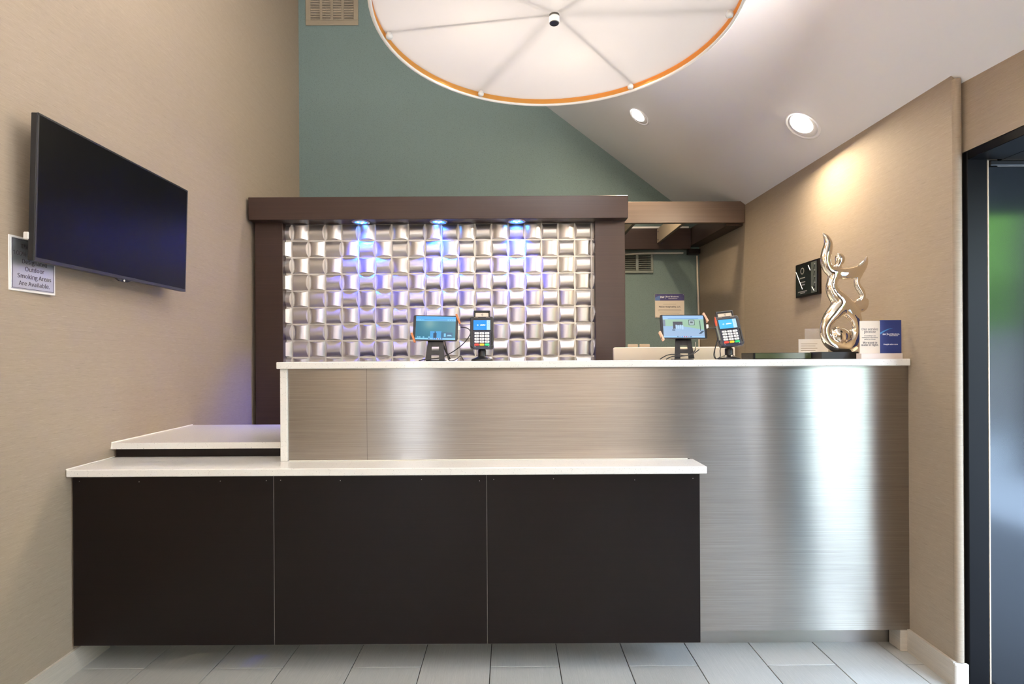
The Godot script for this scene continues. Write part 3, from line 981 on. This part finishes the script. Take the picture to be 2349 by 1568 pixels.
func webcam_picture() -> Image:
	var im := Image.create(320, 200, false, Image.FORMAT_RGB8)
	for y in 200:
		for x in 320:
			var g := exp(-pow((x - 110.0) / 60.0, 2) - pow((y - 60.0) / 60.0, 2))
			im.set_pixel(x, y, rgb(32 + 70 * g, 110 + 40 * g + 10.0 * x / 320.0, 140 + 20 * g))
	paint_rect(im, 0, 0, 320, 22, rgb(58, 158, 222))
	paint_rect(im, 0, 22, 320, 18, rgb(96, 180, 240))
	paint_rect(im, 64, 27, 190, 7, rgb(60, 132, 190))
	for x in [6, 22, 40, 54, 266, 282, 296]:
		paint_rect(im, x, 28, 5, 5, rgb(50, 100, 150))
	paint_rect(im, 118, 128, 90, 60, rgb(60, 150, 210))
	paint_rect(im, 144, 144, 26, 44, rgb(24, 62, 92))
	paint_rect(im, 154, 130, 8, 16, rgb(20, 50, 80))
	paint_rect(im, 206, 138, 92, 48, rgb(34, 92, 128))
	paint_rect(im, 228, 146, 16, 30, rgb(110, 190, 230))
	for k in 3:
		paint_rect(im, 250 + 4 * k, 166 - 4 * k, 44 - 8 * k, 3, rgb(150, 214, 240))
	for x in [14, 30, 60, 104]:
		paint_rect(im, x, 174, 12, 10, rgb(120, 190, 222))
	paint_rect(im, 0, 186, 320, 14, rgb(132, 200, 252))
	var tone := [rgb(40, 70, 110), rgb(110, 170, 210), rgb(60, 120, 210), rgb(50, 90, 200), rgb(150, 60, 90), rgb(70, 60, 160), rgb(40, 80, 160)]
	for k in 7:
		paint_rect(im, 106 + 17 * k, 188, 9, 9, tone[k])
	return im

func bedroom_picture() -> Image:
	var im := Image.create(320, 200, false, Image.FORMAT_RGB8)
	im.fill(rgb(150, 184, 160))
	paint_rect(im, 0, 0, 320, 34, rgb(150, 188, 226))
	paint_rect(im, 40, 26, 240, 6, rgb(110, 152, 200))
	paint_rect(im, 0, 40, 18, 60, rgb(120, 130, 150))
	for y in range(96, 186):
		paint_rect(im, 0, y, 320, 1, rgb(146 + (y - 96) * 0.1, 178, 208))
	for y in range(96, 130):
		paint_rect(im, 150 + (y - 96) * 5, 96, 320, y - 95, rgb(150, 186, 158))
	paint_rect(im, 78, 56, 76, 34, rgb(78, 80, 90))
	paint_rect(im, 78, 88, 22, 44, rgb(78, 80, 90))
	for k in 4:
		paint_rect(im, 98 + 16 * k, 84 + 3 * (k % 2), 13, 40, rgb(172, 202, 230))
	for y in range(120, 140):
		paint_rect(im, 84 - (y - 120), y, 60, 1, rgb(150, 182, 214))
	paint_rect(im, 70, 128, 24, 8, rgb(66, 76, 96))
	paint_rect(im, 202, 40, 46, 48, rgb(44, 52, 62))
	paint_rect(im, 206, 44, 38, 40, rgb(176, 196, 200))
	paint_rect(im, 214, 54, 22, 18, rgb(96, 104, 108))
	paint_rect(im, 288, 46, 5, 94, rgb(52, 70, 78))
	for y in range(140, 166):
		paint_rect(im, 300 - (y - 140), y, 20, 1, rgb(70, 90, 110))
	paint_rect(im, 0, 186, 320, 14, rgb(150, 192, 232))
	var tone := [rgb(60, 80, 100), rgb(120, 150, 180), rgb(80, 130, 200), rgb(190, 70, 80), rgb(200, 80, 80), rgb(140, 140, 180), rgb(50, 80, 130)]
	for k in 7:
		paint_rect(im, 106 + 17 * k, 188, 9, 9, tone[k])
	return im

func pay_picture(sky: Color) -> Image:
	var im := Image.create(160, 96, false, Image.FORMAT_RGB8)
	im.fill(sky)
	paint_rect(im, 126, 0, 34, 96, rgb(176, 214, 246))
	for k in 3:
		paint_rect(im, 138, 14 + 20 * k, 10, 4, rgb(140, 176, 220))
	for y in range(-9, 10):
		for x in range(-9, 10):
			if absi(x) + absi(y) < 10 and not (absi(x) < 3 and absi(y) < 3):
				im.set_pixel(40 + x, 48 + y, rgb(190, 228, 255))
	return im

func tablet(at: Vector3, yaw: float, roll: float, tilt: float, picture: Image, tab_label: String, stand_label: String, clip: Material, e: float) -> void:
	var s := thing("tablet_stand", stand_label, "stand", at, "")
	s.rotation.y = yaw
	# A-shaped leg with two windows, leaning back
	var st := new_st()
	var lean := Basis(Vector3(1, 0, 0), -0.28)
	for sx in [-1.0, 1.0]:
		var p := []
		for z in [-0.002, 0.002]:
			for e2 in [[0.019, 0.0], [0.046, 0.0], [0.036, 0.105], [0.016, 0.105]]:
				p.append(lean * Vector3(sx * e2[0], e2[1], z) + Vector3(0, 0.006, 0))
		var c := Vector3.ZERO
		for q in p:
			c += q / 8.0
		for f in [[0, 1, 2, 3], [4, 5, 6, 7], [0, 1, 5, 4], [1, 2, 6, 5], [2, 3, 7, 6], [3, 0, 4, 7]]:
			face(st, [p[f[0]], p[f[1]], p[f[2]], p[f[3]]], c)
	for e2 in [[0.026, 0.046], [0.066, 0.105]]:
		var p := []
		for z in [-0.002, 0.002]:
			for e3 in [[-0.020, e2[0]], [0.020, e2[0]], [0.020, e2[1]], [-0.020, e2[1]]]:
				p.append(lean * Vector3(e3[0], e3[1], z) + Vector3(0, 0.006, 0))
		var c := Vector3.ZERO
		for q in p:
			c += q / 8.0
		for f in [[0, 1, 2, 3], [4, 5, 6, 7], [0, 1, 5, 4], [1, 2, 6, 5], [2, 3, 7, 6], [3, 0, 4, 7]]:
			face(st, [p[f[0]], p[f[1]], p[f[2]], p[f[3]]], c)
	mi("leg_plate", done(st), M.black, s)
	mi("foot_plate", plate(0.092, 0.10, 0.005, 0.012, 0.001), M.black, s, Vector3(0, 0.0028, -0.052)).rotation.x = PI / 2
	mi("brace", tube([Vector3(0.03, 0.088, -0.034), Vector3(0.062, 0.010, -0.09)], 0.005, 8), M.black, s)
	# the tablet's own axes
	var face_turn := Basis(Vector3(0, 1, 0), yaw) * Basis(Vector3(1, 0, 0), -tilt) * Basis(Vector3(0, 0, 1), roll)
	var mid := at + Basis(Vector3(0, 1, 0), yaw) * Vector3(0, 0.158, -0.026)
	var head := Node3D.new()
	var local := Transform3D(Basis(Vector3(0, 1, 0), yaw), at).affine_inverse() * Transform3D(face_turn, mid)
	head.free()
	var hp := mi("cradle", plate(0.10, 0.07, 0.008, 0.008, 0.001), M.black, s)
	hp.transform = local * Transform3D(Basis(), Vector3(0, -0.012, -0.0095))
	for k in [[0.101, 0.048, 0.40], [-0.110, -0.049, 0.36]]:
		var cs := new_st()
		add_box(cs, Vector3(-0.005, -0.024, 0.005), Vector3(0.005, 0.024, 0.0095), 0.0015)
		add_box(cs, Vector3(-0.005, -0.024, -0.0095), Vector3(0.005, 0.024, -0.005), 0.0015)
		var cl := mi("corner_clip", done(cs), clip, s)
		cl.transform = local * Transform3D(Basis(Vector3(0, 0, 1), k[2]), Vector3(k[0] + 0.006, k[1], 0.001))
	var t := thing("tablet", tab_label, "tablet", mid)
	t.basis = face_turn
	mi("casing", plate(0.214, 0.126, 0.009, 0.008, 0.0015), M.black, t)
	mi("screen", sheet(Vector3(-0.0945, -0.0575, 0.0047), Vector3(0.191, 0, 0), Vector3(0, 0.115, 0)), screen_material(picture, e), t)
	mi("plug", box(Vector3(0.1075, -0.008, -0.003), Vector3(0.118, 0.012, 0.003), 0.001), M.white_plastic, t)

func terminal(at: Vector3, yaw: float, roll: float, tilt: float, label: String, sky: Color, shell: Material) -> void:
	var t := thing("payment_terminal", label, "card reader", at)
	t.rotation.y = yaw
	mi("base", lathe([Vector2(0.0, 0.0), Vector2(0.051, 0.0), Vector2(0.052, 0.005), Vector2(0.046, 0.010), Vector2(0.028, 0.016), Vector2(0.020, 0.022)], 36), M.black, t)
	mi("post", lathe([Vector2(0.019, 0.018), Vector2(0.019, 0.050), Vector2(0.015, 0.055), Vector2(0.0, 0.056)], 28), M.black, t)
	mi("swivel", box(Vector3(-0.011, 0.05, -0.012), Vector3(0.011, 0.075, 0.008), 0.003), M.black_metal, t)
	var B := Transform3D(Basis(Vector3(1, 0, 0), -tilt) * Basis(Vector3(0, 0, 1), roll), Vector3(0, 0.133, -0.006))
	var body := mi("body", plate(0.112, 0.158, 0.030, 0.012, 0.004), shell, t)
	body.transform = B
	# contactless loop on top
	var lp := new_st()
	for e in [[-0.040, 0.074, -0.032, 0.114], [0.032, 0.074, 0.040, 0.114], [-0.040, 0.105, 0.040, 0.115]]:
		add_box(lp, Vector3(e[0], e[1], -0.011), Vector3(e[2], e[3], 0.004), 0.003)
	mi("loop", done(lp), shell, t).transform = B
	var pad := mi("contactless_pad", box(Vector3(-0.032, 0.082, -0.006), Vector3(0.032, 0.105, -0.002), 0.001), M.cream, t)
	pad.transform = B
	for k in 3:
		var arc := []
		for i in 7:
			var a := lerpf(-0.7, 0.7, i / 6.0)
			arc.append(Vector3(-0.006 + cos(a) * (0.004 + 0.0035 * k), 0.094 + sin(a) * (0.004 + 0.0035 * k), -0.0016))
		mi("wave_mark", tube(arc, 0.0007, 5), M.ink, pad)
	mi("screen_frame", plate(0.086, 0.056, 0.004, 0.003, 0.001), M.black_gloss, t).transform = B * Transform3D(Basis(), Vector3(0.0, 0.034, 0.0145))
	var scr := mi("screen", sheet(Vector3(-0.040, -0.0245, 0), Vector3(0.080, 0, 0), Vector3(0, 0.049, 0)), screen_material(pay_picture(sky), 0.85), t)
	scr.transform = B * Transform3D(Basis(), Vector3(0.0, 0.034, 0.0168))
	text("lettering", "shift4", 0.009, glow(Color(0.8, 0.93, 1.0), 0.7), scr, Vector3(0.004, 0.0, 0.0004), Basis(), "Droid Sans", true, 0.0003)
	mi("key_bed", plate(0.082, 0.090, 0.004, 0.004, 0.001), mat(rgb(22, 30, 56), 0.35), t).transform = B * Transform3D(Basis(), Vector3(0.0, -0.040, 0.0145))
	var white_key := mat(rgb(226, 228, 232), 0.4)
	var key := plate(0.0215, 0.0105, 0.005, 0.004, 0.0012)
	var digits := ["1", "2", "3", "4", "5", "6", "7", "8", "9", "*", "0", "#"]
	for r in 5:
		for c in 3:
			var m: Material = white_key if r < 4 else [mat(rgb(226, 58, 44), 0.4), mat(rgb(244, 190, 36), 0.4), mat(rgb(24, 206, 128), 0.4)][c]
			var k := mi("key", key, m, t)
			k.transform = B * Transform3D(Basis(), Vector3(-0.0245 + 0.0245 * c, -0.008 - 0.0142 * r, 0.0178))
			if r < 4:
				text("lettering", digits[r * 3 + c], 0.0085, M.ink, k, Vector3(0, 0, 0.0026), Basis(), "Droid Sans", true, 0.0003)
	for sx in [-1.0, 1.0]:
		mi("corner_mark", tube([Vector3(sx * 0.030, -0.087, 0.0), Vector3(sx * 0.036, -0.082, 0.0)], 0.0014, 6), M.white_plastic, t).transform = B * Transform3D(Basis(), Vector3(0, 0.012, 0.0155))
	mi("card_slot", box(Vector3(-0.028, -0.0795, -0.002), Vector3(0.028, -0.0775, 0.004)), M.dark_hole, t).transform = B
	mi("swipe_rail", box(Vector3(0.0455, -0.066, 0.012), Vector3(0.049, 0.004, 0.0165), 0.001), M.black_gloss, t).transform = B
	for sx in [-1.0, 1.0]:
		mi("top_mark", box(Vector3(sx * 0.028 - 0.009, 0.0715, 0.0145), Vector3(sx * 0.028 + 0.009, 0.0735, 0.0158)), M.ink_pale, t).transform = B

func cable(label: String, pts: Array, m: Material = null) -> void:
	var o := mi("cable", tube(spline(pts, 8), 0.0024, 7), m if m else M.wire, self)
	tag(o, label, "cable")

func counter_things() -> void:
	var Y := 1.302
	tablet(V(-0.353, Y, 2.60), 0.02, -0.022, 0.22, webcam_picture(), "black tablet with blue web page on screen, clamped in front of the silver tiles", "black stand with orange corner clips carrying the left tablet", M.orange, 0.8)
	tablet(V(0.835, Y, 2.60), -0.10, -0.012, 0.36, bedroom_picture(), "black tablet showing a bedroom photo, in front of the cream certificate", "black stand with peach corner clips carrying the right tablet", M.peach, 0.8)
	terminal(V(-0.129, Y, 2.60), 0.03, 0.0, 0.30, "upright black payment terminal beside the left tablet", rgb(0, 140, 240), M.black_soft)
	terminal(V(1.047, Y, 2.60), -0.20, 0.10, 0.46, "dark grey tilted payment terminal beside the right tablet", rgb(60, 176, 244), mat(rgb(58, 58, 62), 0.45))
	cable("black cable looping from the left tablet's plug down to its stand", [V(-0.232, 1.464, 2.62), V(-0.195, 1.456, 2.60), V(-0.183, 1.43, 2.58), V(-0.215, 1.385, 2.58), V(-0.27, 1.345, 2.60), V(-0.33, 1.318, 2.61), V(-0.40, 1.311, 2.62), V(-0.435, 1.305, 2.63)])
	cable("thin black cable drooping between the left tablet's stand and the upright terminal", [V(-0.312, 1.408, 2.635), V(-0.298, 1.34, 2.635), V(-0.285, 1.306, 2.59), V(-0.255, 1.308, 2.59), V(-0.235, 1.325, 2.63), V(-0.225, 1.306, 2.68)])
	cable("black cable arching over the counter left of the right tablet's stand", [V(0.90, 1.385, 2.64), V(0.88, 1.345, 2.585), V(0.84, 1.322, 2.575), V(0.79, 1.327, 2.575), V(0.75, 1.325, 2.58), V(0.715, 1.305, 2.59)])
	cable("second black cable lower beside the right tablet's stand", [V(0.895, 1.35, 2.57), V(0.86, 1.328, 2.565), V(0.81, 1.319, 2.565), V(0.77, 1.318, 2.57), V(0.740, 1.305, 2.575)])
	cable("black cable hanging from the right tablet's plug in a loop by the grey terminal", [V(0.950, 1.452, 2.61), V(0.985, 1.450, 2.60), V(0.992, 1.42, 2.585), V(0.975, 1.36, 2.58), V(0.968, 1.325, 2.58), V(0.975, 1.306, 2.575), V(0.995, 1.315, 2.575), V(1.005, 1.345, 2.60), V(1.02, 1.365, 2.625)])
	# stylus hooked on the grey terminal's side
	var pen := thing("stylus", "grey stylus with an orange tip leaning on the grey terminal", "stylus", V(0.983, 1.42, 2.575))
	mi("barrel", tube([Vector3(0.012, -0.028, 0), Vector3(-0.002, 0.04, -0.004)], 0.004, 10), M.vent_grey, pen)
	mi("tip", tube([Vector3(-0.002, 0.04, -0.004), Vector3(-0.006, 0.062, -0.005), Vector3(-0.010, 0.085, -0.006)], [0.004, 0.0055, 0.001], 10), M.red_tip, pen)
	mi("cord", tube(spline([Vector3(0.012, -0.028, 0), Vector3(-0.008, -0.055, 0.004), Vector3(-0.014, -0.09, 0.004), Vector3(-0.006, -0.113, 0.002), Vector3(0.03, -0.114, -0.01)]), 0.0012, 6), M.wire, pen)
	# things behind the counter
	var scr := thing("desk_screen", "low cream privacy panel standing behind the bar top at the right", "panel", V(0.89, 0, 2.95))
	mi("panel", plate(0.655, 0.62, 0.02, 0.012, 0.003), M.cream, scr, Vector3(0, 1.060, 0))
	for x in [-0.25, 0.25]:
		mi("foot", box(Vector3(x - 0.02, 0.0, -0.08), Vector3(x + 0.02, 0.752, 0.02), 0.004), M.cream, scr)
	for x in [-0.215, -0.15]:
		mi("file_tab", plate(0.055, 0.03, 0.006, 0.004), M.tan_side, scr, Vector3(x, 1.372, -0.03))
	# long dark tray, its front polished
	var tray := thing("brochure_tray", "long low black tray with a glossy front, between grey terminal and statuette", "tray", V(1.29, Y, 2.60))
	var ts := new_st()
	add_box(ts, Vector3(-0.137, 0, -0.11), Vector3(0.137, 0.003, 0.022), 0.001)
	for e in [[-0.137, 0.003, 0.017, 0.137, 0.031, 0.022], [-0.137, 0.003, -0.11, 0.137, 0.031, -0.105], [-0.137, 0.003, -0.105, -0.132, 0.031, 0.017], [0.132, 0.003, -0.105, 0.137, 0.031, 0.017]]:
		add_box(ts, Vector3(e[0], e[1], e[2]), Vector3(e[3], e[4], e[5]), 0.001)
	mi("tray", done(ts), M.black_gloss, tray)
	var gl := mi("front_strip", box(Vector3(-0.128, 0.004, 0.0222), Vector3(0.135, 0.029, 0.0232)), mat(rgb(62, 70, 48), 0.2), tray)
	gl.set_meta("label", "olive green glossy strip")
	mi("tape_scrap", box(Vector3(0.108, 0.0312, 0.004), Vector3(0.136, 0.034, 0.018), 0.001), M.paper_white, tray)
	# papers behind the statuette
	var note := thing("paper_note", "white printed paper slip in a clear holder behind the statuette", "paper", V(1.505, Y, 2.70))
	note.rotation.y = 0.05
	mi("sheet", box(Vector3(-0.075, 0.012, -0.0008), Vector3(0.075, 0.098, 0.0008)), M.paper_white, note)
	mi("holder", box(Vector3(-0.04, 0.0, -0.006), Vector3(0.08, 0.15, -0.002)), M.acrylic, note)
	mi("holder_foot", box(Vector3(-0.075, 0.0, -0.03), Vector3(0.08, 0.011, 0.02), 0.002), M.acrylic, note)
	for i in 5:
		mi("small_print", box(Vector3(-0.064, 0.074 - 0.011 * i, 0.0008), Vector3(0.02 - 0.01 * (i % 2), 0.0762 - 0.011 * i, 0.0011)), M.ink_pale, note)
	# folded service promise card in its foot
	var c := thing("promise_card", "two panel service promise card, cream and navy, at the bar's right end", "table sign", V(1.663, Y, 2.452))
	mi("foot", box(Vector3(-0.095, 0, -0.014), Vector3(0.090, 0.0245, 0.022), 0.001), mat(rgb(214, 200, 190), 0.35), c)
	mi("cream_leaf", box(Vector3(-0.088, 0.0246, -0.001), Vector3(0.002, 0.170, 0.002)), M.cream, c)
	mi("navy_leaf", box(Vector3(0.0022, 0.0246, -0.001), Vector3(0.098, 0.173, 0.002)), M.navy, c)
	var z := 0.0022
	text("lettering", "Our service", 0.0138, M.ink, c, Vector3(-0.043, 0.133, z), Basis(), "Droid Serif")
	text("lettering", "promise", 0.0138, M.ink, c, Vector3(-0.043, 0.121, z), Basis(), "Droid Serif")
	text("lettering", "If something is not", 0.0060, M.ink, c, Vector3(-0.043, 0.1035, z))
	text("lettering", "meeting your expectations,", 0.0060, M.ink, c, Vector3(-0.043, 0.0955, z))
	text("lettering", "please let us know.", 0.0060, M.ink, c, Vector3(-0.043, 0.0875, z))
	text("lettering", "We want to", 0.0115, M.ink, c, Vector3(-0.043, 0.0725, z), Basis(), "Droid Serif", true)
	text("lettering", "make it right.", 0.0115, M.ink, c, Vector3(-0.043, 0.062, z), Basis(), "Droid Serif", true)
	text("lettering", "BW", 0.0095, M.white_ink, c, Vector3(0.0210, 0.1095, z), Basis(), "Droid Sans", true)
	mi("divider", box(Vector3(0.0328, 0.103, z - 0.0002), Vector3(0.0336, 0.117, z + 0.0002)), M.white_ink, c)
	text("lettering", "Best Western.", 0.0088, M.white_ink, c, Vector3(0.0615, 0.1105, z), Basis(), "Droid Sans", true)
	text("lettering", "Hotels & Resorts", 0.0050, M.white_ink, c, Vector3(0.0630, 0.1035, z), Basis(), "Droid Sans", true)
	text("lettering", "People who care", 0.0082, M.white_ink, c, Vector3(0.0500, 0.0645, z), Basis(), "Droid Sans", true)
	# the printed planet edge: a crescent that thins to the right
	var arc := new_st()
	for i in 14:
		var q := []
		for k in [i, i + 1]:
			var u: float = k / 14.0
			var x := 0.0024 + 0.058 * u
			var y := 0.1175 + 0.0195 * sin(PI / 2 * u)
			q.append([Vector3(x, y, z), Vector3(x + 0.001, y - 0.0085 * (1.0 - u), z)])
		face(arc, [q[0][0], q[0][1], q[1][1], q[1][0]], Vector3(0.03, 0.12, -1))
	mi("planet_arc", done(arc), mat(rgb(74, 144, 206), 0.5), c)

# ---------------------------------------------------------------- chrome dancer
func statuette() -> void:
	var Y := 1.302
	var s := thing("statuette", "polished chrome abstract dancing figure on a black plinth at the bar's right end", "statuette", V(1.518, Y, 2.565))
	mi("plinth", box(Vector3(-0.086, 0, -0.068), Vector3(0.086, 0.033, 0.062), 0.002), M.black_soft, s)
	var k := 0.000470
	var px := func(x: float, y: float, z: float) -> Vector3:
		return Vector3((x - 650.0) * k + 0.040, 0.033 + (1322.0 - y) * k, z * k)
	# bones: from x y z r to x y z r
	var bones := []
	var chain := func(a: Array) -> void:
		# a smooth run of bones through the given x y z r
		var n := a.size()
		var got := []
		for i in n - 1:
			for e in 4:
				var u := e / 4.0
				var v := []
				for c in 4:
					v.append(cubic_interpolate(a[i][c], a[i + 1][c], a[maxi(i - 1, 0)][c], a[mini(i + 2, n - 1)][c], u))
				got.append(v)
		got.append(a[n - 1])
		for i in got.size() - 1:
			bones.append([px.call(got[i][0], got[i][1], got[i][2]), px.call(got[i + 1][0], got[i + 1][1], got[i + 1][2]), maxf(got[i][3], 3.0) * k, maxf(got[i + 1][3], 3.0) * k])
	chain.call([[476, 142, 10, 8], [508, 176, 8, 22], [532, 240, 5, 36], [518, 320, 0, 46], [504, 400, 0, 46], [520, 470, 0, 46], [560, 520, 0, 46], [610, 530, 0, 46]])
	chain.call([[640, 375, 8, 38], [646, 405, 10, 40], [632, 442, 8, 26], [622, 475, 4, 24], [606, 520, 0, 40]])
	chain.call([[600, 530, 0, 46], [680, 542, 4, 50], [760, 536, 6, 52], [835, 508, 6, 46], [885, 452, 6, 30], [910, 402, 4, 14], [914, 368, 2, 4]])
	chain.call([[835, 545, 4, 34], [812, 610, 4, 24], [822, 665, 4, 26], [856, 715, 4, 28], [872, 765, 2, 25], [850, 815, 0, 25], [790, 848, 0, 26], [740, 860, 0, 30]])
	chain.call([[800, 852, 0, 32], [850, 880, 0, 46], [893, 845, 0, 34], [922, 792, 0, 6]])
	chain.call([[595, 540, 0, 50], [572, 620, 0, 46], [565, 690, 2, 54], [605, 765, 6, 68], [668, 830, 8, 80], [735, 905, 6, 74], [796, 985, 4, 56], [818, 1080, 0, 40], [810, 1170, 0, 50], [772, 1240, 0, 64], [710, 1275, 0, 62]])
	chain.call([[660, 850, 10, 82], [600, 915, 14, 74], [535, 985, 12, 60], [494, 1065, 8, 44], [496, 1150, 6, 46], [530, 1220, 2, 52], [600, 1265, 0, 56], [670, 1276, 0, 58], [720, 1275, 0, 60]])
	chain.call([[636, 1155, -12, 84], [655, 1165, -12, 84], [660, 1170, -12, 80]])
	chain.call([[530, 1130, -30, 40], [570, 1205, -30, 54], [650, 1230, -24, 58], [735, 1195, -24, 50], [770, 1120, -16, 28]])
	var cell := 0.0036
	var lo := Vector3(1, 1, 1)
	var hi := -lo
	for b in bones:
		for e in [[b[0], b[2]], [b[1], b[3]]]:
			lo = lo.min(e[0] - Vector3.ONE * (e[1] + 0.012))
			hi = hi.max(e[0] + Vector3.ONE * (e[1] + 0.012))
	var n := Vector3i(((hi - lo) / cell).ceil()) + Vector3i.ONE * 2
	var f := PackedFloat32Array()
	f.resize(n.x * n.y * n.z)
	f.fill(0.05)
	var deep := 0.72     # the figure is a little flattened front to back
	for b in bones:
		var rm := maxf(b[2], b[3]) + 0.012
		var p: Vector3 = b[0]
		var q: Vector3 = b[1]
		var a0 := Vector3i(((p.min(q) - Vector3.ONE * rm - lo) / cell).floor()).clamp(Vector3i.ZERO, n - Vector3i.ONE)
		var a1 := Vector3i(((p.max(q) + Vector3.ONE * rm - lo) / cell).ceil()).clamp(Vector3i.ZERO, n - Vector3i.ONE)
		var pq := q - p
		var l2 := maxf(pq.length_squared(), 1e-9)
		for z in range(a0.z, a1.z + 1):
			for y in range(a0.y, a1.y + 1):
				for x in range(a0.x, a1.x + 1):
					var w := lo + Vector3(x, y, z) * cell
					w.z /= deep
					var u := clampf((w - p).dot(pq) / l2, 0.0, 1.0)
					var dist := (w - p - pq * u).length() - lerpf(b[2], b[3], u)
					var at := (z * n.y + y) * n.x + x
					var old := f[at]
					var kk := 0.008
					var h := clampf(0.5 + 0.5 * (old - dist) / kk, 0.0, 1.0)
					f[at] = lerpf(old, dist, h) - kk * h * (1.0 - h)
	# surface nets
	var verts := PackedVector3Array()
	var id := {}
	var corner := [Vector3i(0, 0, 0), Vector3i(1, 0, 0), Vector3i(0, 1, 0), Vector3i(1, 1, 0), Vector3i(0, 0, 1), Vector3i(1, 0, 1), Vector3i(0, 1, 1), Vector3i(1, 1, 1)]
	var pair := [[0, 1], [2, 3], [4, 5], [6, 7], [0, 2], [1, 3], [4, 6], [5, 7], [0, 4], [1, 5], [2, 6], [3, 7]]
	for z in n.z - 1:
		for y in n.y - 1:
			for x in n.x - 1:
				var base := (z * n.y + y) * n.x + x
				var g := [f[base], f[base + 1], f[base + n.x], f[base + n.x + 1], f[base + n.x * n.y], f[base + n.x * n.y + 1], f[base + n.x * n.y + n.x], f[base + n.x * n.y + n.x + 1]]
				var neg := 0
				for v in g:
					if v < 0.0:
						neg += 1
				if neg == 0 or neg == 8:
					continue
				var sum := Vector3.ZERO
				var count := 0
				for e in pair:
					if (g[e[0]] < 0.0) != (g[e[1]] < 0.0):
						var u: float = g[e[0]] / (g[e[0]] - g[e[1]])
						sum += Vector3(corner[e[0]]).lerp(Vector3(corner[e[1]]), u)
						count += 1
				id[base] = verts.size()
				verts.append(lo + (Vector3(x, y, z) + sum / count) * cell)
	var idx := PackedInt32Array()
	var stride := [1, n.x, n.x * n.y]
	for z in range(1, n.z - 1):
		for y in range(1, n.y - 1):
			for x in range(1, n.x - 1):
				var base := (z * n.y + y) * n.x + x
				for ax in 3:
					var a: bool = f[base] < 0.0
					var b2: bool = f[base + stride[ax]] < 0.0
					if a == b2:
						continue
					var s1: int = stride[(ax + 1) % 3]
					var s2: int = stride[(ax + 2) % 3]
					var q0: int = id[base]
					var q1: int = id[base - s1]
					var q2: int = id[base - s1 - s2]
					var q3: int = id[base - s2]
					if a:
						idx.append_array([q0, q2, q1, q0, q3, q2])
					else:
						idx.append_array([q0, q1, q2, q0, q2, q3])
	# a few rounds of smoothing, then normals
	for r in 6:
		var acc := PackedVector3Array()
		acc.resize(verts.size())
		var cnt := PackedInt32Array()
		cnt.resize(verts.size())
		for i in range(0, idx.size(), 3):
			for e in 3:
				acc[idx[i + e]] += verts[idx[i + (e + 1) % 3]] + verts[idx[i + (e + 2) % 3]]
				cnt[idx[i + e]] += 2
		for i in verts.size():
			verts[i] = verts[i].lerp(acc[i] / maxi(cnt[i], 1), 0.6)
	var st := SurfaceTool.new()
	st.begin(Mesh.PRIMITIVE_TRIANGLES)
	for v in verts:
		st.add_vertex(v)
	for i in idx:
		st.add_index(i)
	st.generate_normals()
	mi("figure", st.commit(), M.chrome, s)
